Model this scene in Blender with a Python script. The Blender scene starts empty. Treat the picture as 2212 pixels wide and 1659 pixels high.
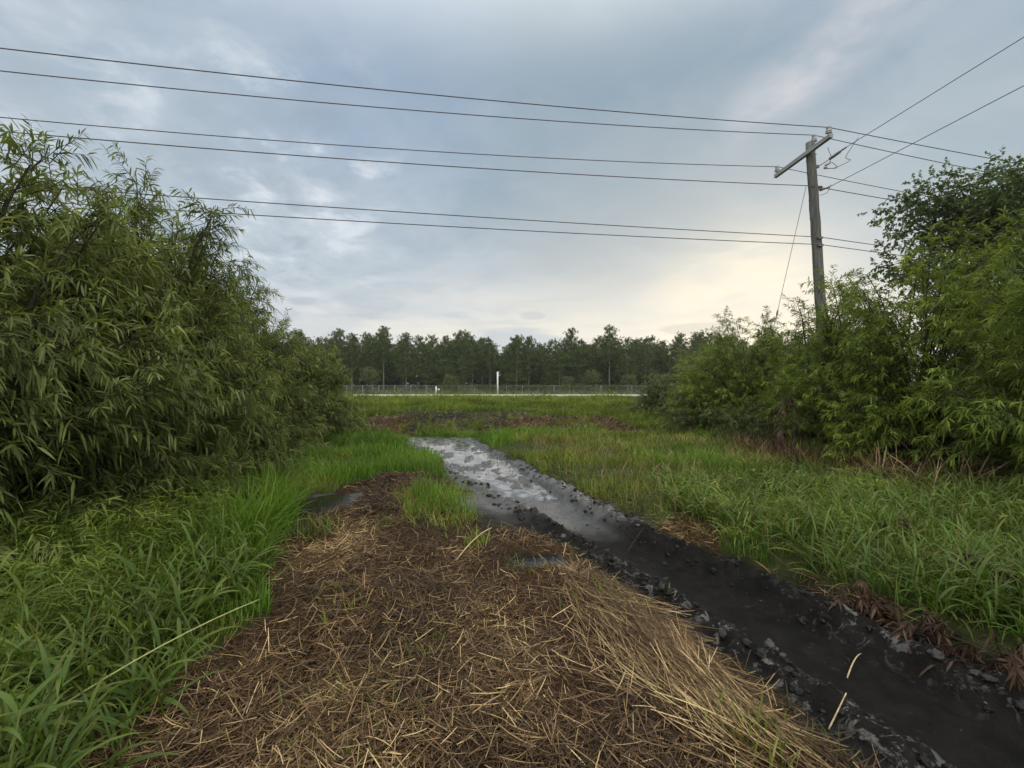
import bpy, math, random
import numpy as np
from mathutils import Vector, Matrix
S = bpy.context.scene
COL = S.collection
R = math.radians
rng = np.random.default_rng(11)
random.seed(5)

# ------------------------------------------------------------------ camera
EYE, F = 1.6, 430.0
cd = bpy.data.cameras.new("camera")
cd.sensor_width = 36.0
cd.lens = F / 1024 * 36.0
cd.clip_start, cd.clip_end = 0.05, 4000
cam = bpy.data.objects.new("camera", cd)
COL.objects.link(cam)
cam.location = (0, 0, EYE)
cam.rotation_euler = (R(90), 0, 0)
S.camera = cam
S.view_settings.view_transform = 'Standard'
S.view_settings.look = 'None'
S.view_settings.exposure = 0.2
S.view_settings.gamma = 1.0
S.cycles.use_denoising = True
S.cycles.max_bounces = 6
S.cycles.diffuse_bounces = 3
S.cycles.glossy_bounces = 2
S.cycles.transmission_bounces = 3
S.cycles.transparent_max_bounces = 12
S.cycles.sample_clamp_indirect = 4.0

# ------------------------------------------------------------------ node helper
class NT:
    def __init__(s, tree):
        s.t = tree; s.t.nodes.clear()
    def n(s, typ, **kw):
        nd = s.t.nodes.new(typ)
        for k, v in kw.items(): setattr(nd, k, v)
        return nd
    def put(s, sock, v):
        if v is None: return
        if hasattr(v, 'is_output'): s.t.links.new(v, sock)
        else:
            try: sock.default_value = v
            except Exception: sock.default_value = (*v, 1.0)
    def math(s, op, a, b=None, c=None, clamp=False):
        nd = s.n('ShaderNodeMath', operation=op, use_clamp=clamp)
        for i, v in enumerate((a, b, c)): s.put(nd.inputs[i], v)
        return nd.outputs[0]
    def mix(s, f, a, b, blend='MIX'):
        nd = s.n('ShaderNodeMix', data_type='RGBA', blend_type=blend)
        s.put(nd.inputs[0], f); s.put(nd.inputs[6], a); s.put(nd.inputs[7], b)
        return nd.outputs[2]
    def ramp(s, f, stops):
        nd = s.n('ShaderNodeValToRGB'); s.put(nd.inputs[0], f)
        e = nd.color_ramp.elements
        while len(e) < len(stops): e.new(0.5)
        for k, (p, c) in enumerate(stops):
            e[k].position = p; e[k].color = (*c, 1.0) if len(c) == 3 else c
        return nd.outputs[0]
    def maprange(s, v, a, b, c=0.0, d=1.0, smooth=True):
        nd = s.n('ShaderNodeMapRange', interpolation_type='SMOOTHSTEP' if smooth else 'LINEAR')
        s.put(nd.inputs[0], v)
        for i, x in enumerate((a, b, c, d)): nd.inputs[1 + i].default_value = x
        return nd.outputs[0]
    def noise(s, vec, scale, detail=4.0, rough=0.55, dist=0.0, out=0):
        nd = s.n('ShaderNodeTexNoise'); s.put(nd.inputs['Vector'], vec)
        nd.inputs['Scale'].default_value = scale; nd.inputs['Detail'].default_value = detail
        nd.inputs['Roughness'].default_value = rough; nd.inputs['Distortion'].default_value = dist
        return nd.outputs[out]
    def vec(s, x, y, z):
        nd = s.n('ShaderNodeCombineXYZ')
        for i, v in enumerate((x, y, z)): s.put(nd.inputs[i], v)
        return nd.outputs[0]
    def dot(s, v, d):
        nd = s.n('ShaderNodeVectorMath', operation='DOT_PRODUCT')
        s.put(nd.inputs[0], v); nd.inputs[1].default_value = d
        return nd.outputs['Value']

# ------------------------------------------------------------------ world: overcast evening sky
SUN_AZ, SUN_EL = R(28), R(11)
def ray(px, py):                       # direction of a pixel of the 2212 x 1659 view
    v = Vector(((px * .46293 - 512) / F, 1.0, -(py * .46293 - 384) / F)); return v.normalized()
W = bpy.data.worlds.new("World"); S.world = W; W.use_nodes = True
w = NT(W.node_tree)
tc = w.n('ShaderNodeTexCoord').outputs['Generated']
sep = w.n('ShaderNodeSeparateXYZ'); w.put(sep.inputs[0], tc)
dx, dy, dz = sep.outputs
sky = w.n('ShaderNodeTexSky', sky_type='NISHITA', sun_disc=False)
sky.sun_elevation = SUN_EL; sky.sun_rotation = SUN_AZ; sky.dust_density = 2.0
zc = w.math('MAXIMUM', dz, 0.0)
den = w.math('ADD', zc, 0.16)
pl = w.vec(w.math('DIVIDE', dx, den), w.math('DIVIDE', dy, den), 0.0)
n1 = w.noise(pl, 0.75, 5, 0.5, 0.35)
n2 = w.noise(w.vec(w.math('MULTIPLY', w.math('DIVIDE', dx, den), 0.8), w.math('DIVIDE', dy, den), 3.7), 2.2, 6, 0.55, 0.5)
n3 = w.noise(w.vec(w.math('MULTIPLY', dx, 2.2), w.math('MULTIPLY', dy, 2.2), w.math('MULTIPLY', dz, 9.0)), 2.6, 5, 0.55, 0.3)
# layer colour by height above the horizon
base = w.ramp(zc, [(0.0, (.68, .67, .63)), (.10, (.67, .69, .70)), (.22, (.49, .56, .62)), (.36, (.335, .43, .52)), (.55, (.25, .345, .46)), (1.0, (.40, .46, .56))])
cl = w.maprange(n1, 0.36, 0.68)
base = w.mix(w.math('MULTIPLY', cl, 0.70), base, w.ramp(zc, [(0.0, (.66, .65, .60)), (.2, (.50, .54, .58)), (.6, (.34, .41, .49))]))
base = w.mix(w.math('MULTIPLY', w.maprange(n2, 0.48, 0.70), 0.42), base, (.60, .66, .72))
base = w.mix(w.math('MULTIPLY', w.maprange(n2, 0.52, 0.32), 0.42), base, (.30, .385, .47))
base = w.mix(w.math('MULTIPLY', w.maprange(w.noise(w.vec(w.math('DIVIDE', dx, den), w.math('DIVIDE', dy, den), 6.1), 3.4, 7, .62, .6), .40, .66), .22), base, (.62, .66, .70))
# streaky cloud near the horizon
hz = w.maprange(zc, 0.30, 0.04)
base = w.mix(w.math('MULTIPLY', w.math('MULTIPLY', w.maprange(n3, 0.50, 0.66), hz), 0.6), base, (.80, .77, .69))
base = w.mix(w.math('MULTIPLY', w.math('MULTIPLY', w.maprange(n3, 0.47, 0.32), hz), 0.55), base, (.46, .51, .56))
def spot(px, py, inner, outer):
    d = w.dot(tc, ray(px, py)); return w.maprange(d, math.cos(R(outer)), math.cos(R(inner)))
# the veiled sun: warm glow low on the right
base = w.mix(w.math('MULTIPLY', spot(1480, 760, 2, 32), 0.5), base, (.80, .75, .63))
g2 = w.math('MULTIPLY', spot(1600, 670, 0, 12.5), w.maprange(n3, 0.34, 0.62, 0.35, 1.0))
base = w.mix(w.math('MULTIPLY', g2, 0.85), base, (.90, .82, .65))
band = w.math('MULTIPLY', w.math('MULTIPLY', w.maprange(zc, .30, .03), w.maprange(w.dot(tc, (math.sin(R(18)), math.cos(R(18)), 0)), math.cos(R(48)), math.cos(R(8)))), w.maprange(n3, .34, .60, .5, 1.0))
base = w.mix(w.math('MULTIPLY', band, .8), base, (.88, .82, .70))
# dark blue area high in the middle, pale rift on the left, light streak on the upper right
base = w.mix(w.math('MULTIPLY', spot(1300, 130, 3, 30), 0.6), base, (.265, .345, .405))
base = w.mix(w.math('MULTIPLY', spot(820, 140, 2, 17), 0.4), base, (.31, .40, .54))
base = w.mix(w.math('MULTIPLY', spot(2150, 330, 2, 16), 0.4), base, (.36, .43, .46))
n4 = w.noise(w.vec(w.math('DIVIDE', dx, den), w.math('MULTIPLY', w.math('DIVIDE', dy, den), 1.0), 9.1), 4.6, 5, 0.58, 0.25)
base = w.mix(w.math('MULTIPLY', w.math('MULTIPLY', spot(330, 330, 2, 24), w.maprange(n4, 0.52, 0.34)), 0.7), base, (.30, .37, .44))
base = w.mix(w.math('MULTIPLY', w.math('MULTIPLY', spot(480, 320, 2, 21), w.maprange(n4, 0.50, 0.74)), 0.8), base, (.72, .77, .81))
base = w.mix(w.math('MULTIPLY', w.math('MULTIPLY', spot(700, 470, 2, 13), w.maprange(n4, 0.50, 0.72)), 0.5), base, (.70, .74, .80))
base = w.mix(w.math('MULTIPLY', spot(150, 90, 2, 20), 0.3), base, (.50, .57, .64))
nrm = ray(1560, 290).cross(ray(1840, 60)).normalized()
st = w.math('ABSOLUTE', w.math('ADD', w.dot(tc, nrm), w.math('MULTIPLY', w.math('SUBTRACT', n2, 0.5), 0.07)))
stk = w.math('MULTIPLY', w.math('MULTIPLY', w.maprange(st, 0.07, 0.0), spot(1790, 110, 1, 11.5)), w.maprange(n4, .30, .62, .2, 1.0))
base = w.mix(w.math('MULTIPLY', stk, 0.9), base, (.60, .61, .64))
# small grey cloud bank low above the trees
def low(px, py, wx, wz):
    d = ray(px, py); u = w.math('DIVIDE', w.math('SUBTRACT', w.math('DIVIDE', dx, w.math('MAXIMUM', dy, .05)), d.x / d.y), wx); v = w.math('DIVIDE', w.math('SUBTRACT', w.math('DIVIDE', dz, w.math('MAXIMUM', dy, .05)), d.z / d.y), wz)
    q = w.math('ADD', w.math('MULTIPLY', u, u), w.math('MULTIPLY', v, v))
    return w.maprange(w.math('ADD', q, w.math('MULTIPLY', w.math('SUBTRACT', n3, .5), 1.2)), 1.15, .55)
base = w.mix(w.math('MULTIPLY', low(1120, 765, .15, .062), 0.7), base, (.48, .54, .60))
base = w.mix(w.math('MULTIPLY', low(655, 650, .035, .012), 0.6), base, (.44, .48, .54))
base = w.mix(w.math('MULTIPLY', low(1150, 682, .03, .010), 0.5), base, (.50, .53, .56))
base = w.mix(w.math('MULTIPLY', low(1520, 712, .11, .016), 0.5), base, (.56, .54, .50))
# unseen sky overhead and behind the viewer, brightened as added fill light
up = w.maprange(dz, 0.55, 1.0)
back = w.math('MULTIPLY', w.maprange(dy, 0.25, -0.6), w.maprange(dz, -0.02, 0.25))
boost = w.math('ADD', w.math('MULTIPLY', up, 1.5), w.math('MULTIPLY', back, 1.65))
bs = w.n('ShaderNodeVectorMath', operation='SCALE'); bs.inputs[0].default_value = (1.0, .95, .84); w.put(bs.inputs[3], boost)
bc = w.n('ShaderNodeVectorMath', operation='ADD'); w.put(bc.inputs[0], base); w.put(bc.inputs[1], bs.outputs[0])
bg1 = w.n('ShaderNodeBackground'); w.put(bg1.inputs[0], sky.outputs[0]); bg1.inputs[1].default_value = 0.05
bg2 = w.n('ShaderNodeBackground'); w.put(bg2.inputs[0], bc.outputs[0]); bg2.inputs[1].default_value = 1.0
mx = w.n('ShaderNodeMixShader'); mx.inputs[0].default_value = 0.96
w.put(mx.inputs[1], bg1.outputs[0]); w.put(mx.inputs[2], bg2.outputs[0])
wo = w.n('ShaderNodeOutputWorld'); w.put(wo.inputs[0], mx.outputs[0])

sd = bpy.data.lights.new("sun", 'SUN'); sd.energy = 0.9; sd.angle = R(18); sd.color = (1.0, .88, .70)
sun = bpy.data.objects.new("sun", sd); COL.objects.link(sun)
sun.location = (0, 0, 40)
sv = Vector((math.sin(SUN_AZ) * math.cos(SUN_EL), math.cos(SUN_AZ) * math.cos(SUN_EL), math.sin(SUN_EL)))
sun.rotation_euler = sv.to_track_quat('Z', 'Y').to_euler()

# ------------------------------------------------------------------ object helpers
def tag(o, label=None, cat=None, group=None, kind=None):
    if label: o['label'] = label
    if cat: o['category'] = cat
    if group: o['group'] = group
    if kind: o['kind'] = kind
    return o
def empty(name, loc=(0, 0, 0), label=None, cat=None, group=None, rz=0.0):
    o = bpy.data.objects.new(name, None); COL.objects.link(o)
    o.empty_display_size = .2
    o.location = loc; o.rotation_euler = (0, 0, rz)
    return tag(o, label, cat, group)
def link(name, me, mat, parent=None):
    o = bpy.data.objects.new(name, me); COL.objects.link(o)
    if mat is not None:
        for m in (mat if isinstance(mat, (list, tuple)) else [mat]): me.materials.append(m)
    if parent is not None: o.parent = parent
    return o
def copy_tree(o, parent=None):
    c = o.copy(); COL.objects.link(c); c.parent = parent
    for ch in [k for k in o.children]: copy_tree(ch, c)
    return c
def mesh_np(name, V, faces, attr=None, smooth=False):
    """V (n,3); faces: list of (m,k) index arrays; attr (n,4) point colours"""
    me = bpy.data.meshes.new(name)
    V = np.ascontiguousarray(V, dtype=np.float32)
    faces = [np.asarray(f, dtype=np.int32) for f in faces if len(f)]
    sizes = np.concatenate([np.full(len(f), f.shape[1], np.int32) for f in faces])
    loops = np.concatenate([f.ravel() for f in faces])
    starts = np.concatenate([[0], np.cumsum(sizes)[:-1]]).astype(np.int32)
    me.vertices.add(len(V)); me.vertices.foreach_set('co', V.ravel())
    me.loops.add(len(loops)); me.loops.foreach_set('vertex_index', loops)
    me.polygons.add(len(sizes)); me.polygons.foreach_set('loop_start', starts)
    me.polygons.foreach_set('use_smooth', np.full(len(sizes), smooth))
    if attr is not None:
        a = me.attributes.new('tint', 'FLOAT_COLOR', 'POINT')
        a.data.foreach_set('color', np.ascontiguousarray(attr, dtype=np.float32).ravel())
    me.update(calc_edges=True)
    return me
class MB:
    """collects pieces (verts, faces, attrs) for one mesh"""
    def __init__(s): s.V = []; s.F = []; s.A = []; s.n = 0
    def add(s, V, faces, attr=None):
        V = np.asarray(V, dtype=np.float64).reshape(-1, 3)
        s.V.append(V)
        for f in faces: s.F.append(np.asarray(f, dtype=np.int64) + s.n)
        s.A.append(np.zeros((len(V), 4)) if attr is None else attr)
        s.n += len(V); return s
    def mesh(s, name, smooth=False):
        by = {}
        for f in s.F:
            if len(f): by.setdefault(f.shape[1], []).append(f)
        return mesh_np(name, np.concatenate(s.V), [np.concatenate(v) for v in by.values()], np.concatenate(s.A), smooth)
    def tube(s, P, rad, sides=8, cap=True, attr=None):
        P = np.asarray(P, dtype=float); n = len(P)
        rad = np.broadcast_to(np.asarray(rad, dtype=float), (n,))
        T = np.gradient(P, axis=0); T /= np.linalg.norm(T, axis=1)[:, None] + 1e-9
        ref = np.array([0, 0, 1.0]) if abs(T[:, 2]).mean() < .8 else np.array([1.0, 0, 0])
        A = np.cross(T, ref); A /= np.linalg.norm(A, axis=1)[:, None] + 1e-9
        B = np.cross(T, A)
        th = np.linspace(0, 2 * np.pi, sides, endpoint=False)
        V = P[:, None] + rad[:, None, None] * (np.cos(th)[None, :, None] * A[:, None] + np.sin(th)[None, :, None] * B[:, None])
        i = np.arange(n - 1)[:, None] * sides; j = np.arange(sides)[None]; j2 = (j + 1) % sides
        q = np.stack([i + j, i + j2, i + sides + j2, i + sides + j], -1).reshape(-1, 4)
        at = None if attr is None else np.tile(attr, (n * sides, 1))
        fs = [q]
        if cap: fs += [np.arange(sides)[None, ::-1], (np.arange(sides) + (n - 1) * sides)[None]]
        return s.add(V, fs, at)
    def box(s, c, d, M=None, bev=0.0):
        x, y, z = [k / 2 for k in d]
        V = np.array([[a * x, b * y, e * z] for e in (-1, 1) for a, b in ((-1, -1), (1, -1), (1, 1), (-1, 1))])
        if M is not None: V = V @ np.array(M.to_3x3()).T
        V = V + np.array(c)
        return s.add(V, [[[3, 2, 1, 0], [4, 5, 6, 7], [0, 1, 5, 4], [1, 2, 6, 5], [2, 3, 7, 6], [3, 0, 4, 7]]])
    def lathe(s, c, prof, sides=12, M=None):
        th = np.linspace(0, 2 * np.pi, sides, endpoint=False)
        pr = np.array(prof, float)
        V = np.stack([pr[:, 0:1] * np.cos(th), pr[:, 0:1] * np.sin(th), np.repeat(pr[:, 1:2], sides, 1)], -1).reshape(-1, 3)
        if M is not None: V = V @ np.array(M.to_3x3()).T
        n = len(pr); i = np.arange(n - 1)[:, None] * sides; j = np.arange(sides)[None]; j2 = (j + 1) % sides
        q = np.stack([i + j, i + j2, i + sides + j2, i + sides + j], -1).reshape(-1, 4)
        return s.add(V + np.array(c), [q, np.arange(sides)[None, ::-1], (np.arange(sides) + (n - 1) * sides)[None]])

def hash2(ix, iy, seed):
    h = (ix.astype(np.int64) * 374761393 + iy.astype(np.int64) * 668265263 + seed * 1442695041) & 0xFFFFFFFF
    h = ((h ^ (h >> 13)) * 1274126177) & 0xFFFFFFFF
    return ((h ^ (h >> 16)) & 0xFFFFFF) / float(0xFFFFFF)
def vnoise(x, y, seed=0):
    x = np.asarray(x, float); y = np.asarray(y, float)
    ix = np.floor(x); iy = np.floor(y); fx = x - ix; fy = y - iy
    fx = fx * fx * (3 - 2 * fx); fy = fy * fy * (3 - 2 * fy)
    a = hash2(ix, iy, seed); b = hash2(ix + 1, iy, seed); c = hash2(ix, iy + 1, seed); d = hash2(ix + 1, iy + 1, seed)
    return (a + (b - a) * fx) * (1 - fy) + (c + (d - c) * fx) * fy - .5
def fbm(x, y, seed=0, octv=4):
    s = 0; a = 1.0
    for k in range(octv):
        s = s + a * vnoise(x, y, seed + k * 17); a *= .5; x = x * 2.03 + 7.1; y = y * 2.03 + 3.3
    return s
def sstep(a, b, x):
    t = np.clip((x - a) / (b - a), 0, 1); return t * t * (3 - 2 * t)
def inv(px, py):
    yy = EYE * F / (py * .46293 - 384); return ((px * .46293 - 512) / F * yy, yy)
def pix(px, py, Y):
    return np.array([(px * .46293 - 512) / F * Y, Y, EYE - (py * .46293 - 384) / F * Y])
def inpoly(x, y, poly):
    c = np.zeros(np.shape(x), bool); n = len(poly)
    for i in range(n):
        (x1, y1), (x2, y2) = poly[i], poly[i - 1]
        if y1 == y2: continue
        c ^= ((y1 > y) != (y2 > y)) & (x < (x2 - x1) * (y - y1) / (y2 - y1) + x1)
    return c

# ------------------------------------------------------------------ the lie of the land
TY = np.array([-12, 0.0, 1.8, 2.32, 3.44, 3.98, 4.88, 5.66, 6.5, 7.68, 9.36, 11.4, 13, 15])
TX = np.array([8.5, 3.0, 2.22, 2.0, 1.58, 1.27, .83, .50, .17, -.30, -.87, -1.70, -2.3, -2.9])
TW = np.array([.34, .34, .34, .33, .28, .27, .30, .39, .47, .57, .70, .80, .80, .80])
def track(x, y):
    xc = np.interp(y, TY, TX); sl = np.interp(y, TY[:-1], np.diff(TX) / np.diff(TY))
    d = (x - xc) / np.sqrt(1 + sl * sl)
    return d, np.interp(y, TY, TW)
def track_on(y): return sstep(13.9, 12.6, y)
STRAW = [inv(*p) for p in [(120, 1690), (330, 1565), (450, 1455), (560, 1370), (575, 1240), (630, 1145), (730, 1065), (830, 1030), (960, 1040), (1040, 1085), (1075, 1150), (1110, 1200), (1230, 1235), (1330, 1300), (1450, 1390), (1640, 1480), (1830, 1590), (1990, 1690)]]
STRAW = [(-2.2, -2)] + STRAW + [(2.9, -2)]
GPATCH = [inv(*p) for p in [(880, 1075), (960, 1060), (1020, 1090), (1045, 1150), (1000, 1165), (890, 1150), (865, 1110)]]
RBROWN = [inv(*p) for p in [(1430, 1135), (1480, 1125), (1570, 1160), (1560, 1190), (1470, 1175)]]
LPOOL = np.array([*inv(690, 1100)]); SPOOL = np.array([*inv(1165, 1212)])
def masks(x, y):
    """mud, straw, dead-brown (0..1) at ground points"""
    j = .10 * np.clip(y / 3.5, .4, 2.5)
    jx = x + j * 1.6 * fbm(x * 1.7, y * 1.7, 3); jy = y + j * 1.6 * fbm(x * 1.7 + 9, y * 1.7, 4)
    d, hw = track(jx, y)
    on = track_on(y)
    near = sstep(7, 4, y)
    farq = sstep(6.5, 9, y)
    mud = sstep(hw + .50 + .12 * near - .28 * farq, hw + .34 - .26 * farq, d) * sstep(-hw - .42 + .22 * farq, -hw - .30 + .2 * farq, d)
    mud = np.maximum(mud, sstep(-hw - .95, -hw - .75, d) * sstep(0.2, 0.0, d) * sstep(4.3, 4.8, jy) * sstep(6.6, 6.0, jy))
    mud *= on
    lp = sstep(1.1, .8, np.hypot((jx - LPOOL[0]) / .42, (jy - LPOOL[1]) / .62))
    sp = sstep(1.1, .7, np.hypot((jx - SPOOL[0]) / .30, (jy - SPOOL[1]) / .22))
    mud = np.maximum(mud, np.maximum(lp, sp))
    straw = inpoly(jx, jy, STRAW) * (1 - inpoly(jx, jy, GPATCH) * (hash2(np.floor(x * 60), np.floor(y * 60), 5) < .6)) * 1.0
    straw = np.maximum(straw, ((d < -hw - .28) & (d > -hw - 1.15) & (y < 4.75)) * 1.0)
    straw = np.maximum(straw, inpoly(jx, jy, RBROWN) * 1.0) * (1 - mud)
    # the bank: churned dark mud and dead brown patches
    bk = sstep(13.6, 14.4, jy) * sstep(21.5, 17.5, jy)
    bm = bk * sstep(-6.5, -5, jx) * sstep(2.2, .6, jx) * sstep(-.34, -.10, fbm(x * .9, y * .7, 21) + .06)
    bb = sstep(13.7, 14.2, jy) * sstep(18.2, 16.5, jy) * np.maximum(sstep(-.6, .6, jx) * sstep(4.6, 3.4, jx), sstep(-6.2, -5.2, jx) * sstep(-3.6, -4.4, jx))
    bb = bb * sstep(-.34, -.10, fbm(x * .8, y * .8, 31) + .05)
    return np.clip(mud + bm * .85, 0, 1), straw, np.clip(bb, 0, 1)
def height(x, y, detail=True):
    x = np.asarray(x, float); y = np.asarray(y, float)
    d, hw = track(x, y); on = track_on(y); ad = np.abs(d)
    h = .05 * fbm(x * .55, y * .55, 1) + .03 * fbm(x * 1.9, y * 1.9, 2)
    h = h + .10 * sstep(hw + .30, hw + .95, d) * on + .07 * sstep(-hw - .25, -hw - .8, d) * on     # the verges stand above the track
    rut = sstep(hw + .04, hw - .07, ad) * on
    h = h * (1 - .85 * rut) - .075 * rut
    far = sstep(5.4, 7.6, y) * on * sstep(hw + .25, hw - .1, ad)
    ridge = np.exp(-((ad - hw - .13) / .11) ** 2) * on
    h = h + ridge * (.030 + .10 * np.abs(fbm(x * 5, y * 5, 41, 4)) * 1.3 + .06 * vnoise(x * 14, y * 14, 43) + .03 * vnoise(x * 26, y * 26, 44)) * (1 - .85 * sstep(6, 8.5, y))
    isl = fbm(x * 4.2, y * 2.0, 58, 4); h = h + far * .055 * sstep(.10, .24, isl)
    h = h + far * (.075 * fbm(x * 3.4, y * 1.7, 51, 5) + .045 * vnoise(x * 12, y * 6, 52) + .03 * vnoise(x * 24, y * 12, 54) - .016)
    h = h + rut * (1 - far) * (.010 * fbm(x * 5, y * 5, 53, 3) + .006 * vnoise(x * 22, y * 22, 55))
    h = h + sstep(-hw - .4, -hw - .8, d) * sstep(8, 6, y) * .05 * fbm(x * 2.6, y * 2.6, 57, 4)
    mband = sstep(hw + .22, hw + .30, d) * sstep(hw + .62, hw + .50, d) * on
    h = h + mband * (.06 * fbm(x * 7, y * 7, 61, 3) - .035) * sstep(9, 7, y)
    h = h - .10 * sstep(1.2, .6, np.hypot((x - LPOOL[0]) / .42, (y - LPOOL[1]) / .62)) - .06 * sstep(1.3, .5, np.hypot((x - SPOOL[0]) / .30, (y - SPOOL[1]) / .22))
    h = h - .10 * sstep(12.6, 13.8, y) * sstep(15.2, 14.2, y)
    bank = sstep(13.9, 24.5, y)
    h = h + .66 * bank + bank * sstep(24.5, 20, y) * (.22 * fbm(x * .7, y * .8, 71, 4))
    h = h * (1 - sstep(25.5, 28, y)) + .69 * sstep(25.5, 28, y)
    h = np.where(y > 36.2, .69 - 1.25 * sstep(37.2, 62, y) + .25 * fbm(x * .06, y * .06, 81, 3) * sstep(40, 60, y), h)
    return h
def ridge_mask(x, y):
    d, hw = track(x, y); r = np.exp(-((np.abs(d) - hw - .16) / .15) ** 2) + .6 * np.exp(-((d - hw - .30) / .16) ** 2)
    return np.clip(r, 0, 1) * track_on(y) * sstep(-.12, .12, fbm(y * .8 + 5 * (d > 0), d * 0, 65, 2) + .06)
def hz1(x, y): return float(height(np.array([x]), np.array([y]))[0])

# ------------------------------------------------------------------ materials
def mat(name):
    m = bpy.data.materials.new(name); m.use_nodes = True
    return m, NT(m.node_tree)
def out(nt, sh):
    o = nt.n('ShaderNodeOutputMaterial'); nt.put(o.inputs[0], sh)
def principled(nt, col, rough=.6, spec=.5, normal=None, metal=0.0):
    p = nt.n('ShaderNodeBsdfPrincipled')
    nt.put(p.inputs['Base Color'], col); nt.put(p.inputs['Roughness'], rough)
    p.inputs['Specular IOR Level'].default_value = spec; p.inputs['Metallic'].default_value = metal
    if normal is not None: nt.put(p.inputs['Normal'], normal)
    return p.outputs[0]
def bump(nt, h, strength, dist):
    b = nt.n('ShaderNodeBump'); b.inputs['Strength'].default_value = strength; b.inputs['Distance'].default_value = dist
    nt.put(b.inputs['Height'], h); return b.outputs[0]
def leaf_mat(name, stops, rough=.5, trans=.3, spec=.35, tip=None):
    """stops: colours by the random tint of each leaf; tip: colour mixed towards the blade's tip"""
    m, t = mat(name)
    a = t.n('ShaderNodeAttribute', attribute_name='tint')
    s = t.n('ShaderNodeSeparateColor'); t.put(s.inputs[0], a.outputs['Color'])
    col = t.ramp(s.outputs[0], stops)
    if tip: col = t.mix(t.math('MULTIPLY', t.math('POWER', s.outputs[1], 3.0), tip[1]), col, tip[0])
    big = t.noise(t.n('ShaderNodeNewGeometry').outputs['Position'], .9, 2)
    hsv = t.n('ShaderNodeHueSaturation'); t.put(hsv.inputs['Color'], col)
    t.put(hsv.inputs['Value'], t.maprange(big, .3, .7, .78, 1.25))
    t.put(hsv.inputs['Hue'], t.maprange(s.outputs[2], 0, 1, .485, .512, smooth=False))
    col = hsv.outputs[0]
    p = principled(t, col, rough, spec)
    tr = t.n('ShaderNodeBsdfTranslucent'); t.put(tr.inputs[0], t.mix(1.0, col, (1.25, 1.15, .55), 'MULTIPLY'))
    mx = t.n('ShaderNodeMixShader'); mx.inputs[0].default_value = trans
    t.put(mx.inputs[1], p); t.put(mx.inputs[2], tr.outputs[0])
    out(t, mx.outputs[0]); return m
def simple(name, c1, c2, scale=8, rough=.7, spec=.3, bumps=None, metal=0.0, stretch=None, coord='Object'):
    m, t = mat(name)
    v = t.n('ShaderNodeTexCoord').outputs[coord]
    if stretch:
        mp = t.n('ShaderNodeMapping'); t.put(mp.inputs[0], v); mp.inputs['Scale'].default_value = stretch; v = mp.outputs[0]
    n = t.noise(v, scale, 6, .6)
    out(t, principled(t, t.mix(t.maprange(n, .3, .7), c1, c2), rough, spec, bump(t, n, bumps[0], bumps[1]) if bumps else None, metal))
    return m

M = {}
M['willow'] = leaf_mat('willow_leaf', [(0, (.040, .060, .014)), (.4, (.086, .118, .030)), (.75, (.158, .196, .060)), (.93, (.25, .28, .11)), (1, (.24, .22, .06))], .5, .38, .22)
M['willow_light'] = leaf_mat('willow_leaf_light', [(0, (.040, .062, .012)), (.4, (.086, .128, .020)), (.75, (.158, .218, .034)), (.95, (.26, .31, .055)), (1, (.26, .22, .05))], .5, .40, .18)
M['scrub'] = leaf_mat('scrub_leaf', [(0, (.042, .056, .014)), (.5, (.075, .105, .024)), (1, (.13, .165, .042))], .5, .3)
M['broad'] = leaf_mat('broad_leaf', [(0, (.040, .064, .027)), (.6, (.080, .118, .048)), (.93, (.115, .155, .062)), (1, (.15, .09, .06))], .5, .42, .25)
M['needle'] = leaf_mat('pine_needles', [(0, (.030, .050, .014)), (.5, (.058, .088, .022)), (1, (.10, .135, .030))], .7, .2, .1)
M['lime'] = leaf_mat('lime_leaf', [(0, (.050, .080, .010)), (.5, (.090, .138, .014)), (1, (.17, .215, .03))], .55, .35)
M['grass'] = leaf_mat('short_grass_blade', [(0, (.060, .095, .012)), (.5, (.112, .165, .020)), (.85, (.18, .22, .036)), (1, (.30, .25, .10))], .6, .34, .14, ((.20, .19, .07), .35))
M['lush'] = leaf_mat('lush_grass_blade', [(0, (.038, .090, .008)), (.5, (.072, .160, .014)), (1, (.13, .23, .026))], .55, .36, .18, ((.20, .20, .05), .25))
M['bluegrass'] = leaf_mat('broad_grass_blade', [(0, (.036, .070, .010)), (.5, (.068, .124, .018)), (.9, (.12, .18, .032)), (1, (.21, .20, .06))], .5, .32, .24, ((.20, .15, .05), .45))
M['straw'] = leaf_mat('dry_straw', [(0, (.018, .0105, .0055)), (.35, (.047, .0275, .0125)), (.62, (.118, .072, .031)), (.85, (.28, .19, .086)), (1, (.50, .38, .19))], .6, .08, .25)
M['deadleaf'] = leaf_mat('dead_leaf', [(0, (.018, .009, .006)), (.5, (.046, .022, .012)), (1, (.105, .058, .030))], .6, .2, .3)
M['reed'] = leaf_mat('dead_reed', [(0, (.10, .065, .035)), (.6, (.22, .15, .085)), (1, (.36, .27, .16))], .6, .1, .3)
M['bark'] = simple('bark', (.030, .024, .018), (.075, .062, .048), 14, .85, .2, (.5, .02))
M['stem'] = simple('dark_stem', (.016, .014, .010), (.045, .038, .024), 20, .8, .2)
M['greenstem'] = simple('green_stem', (.06, .09, .025), (.12, .15, .045), 20, .6, .3)
M['pinebark'] = simple('pine_bark', (.07, .06, .052), (.19, .17, .145), 6, .9, .15)

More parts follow.
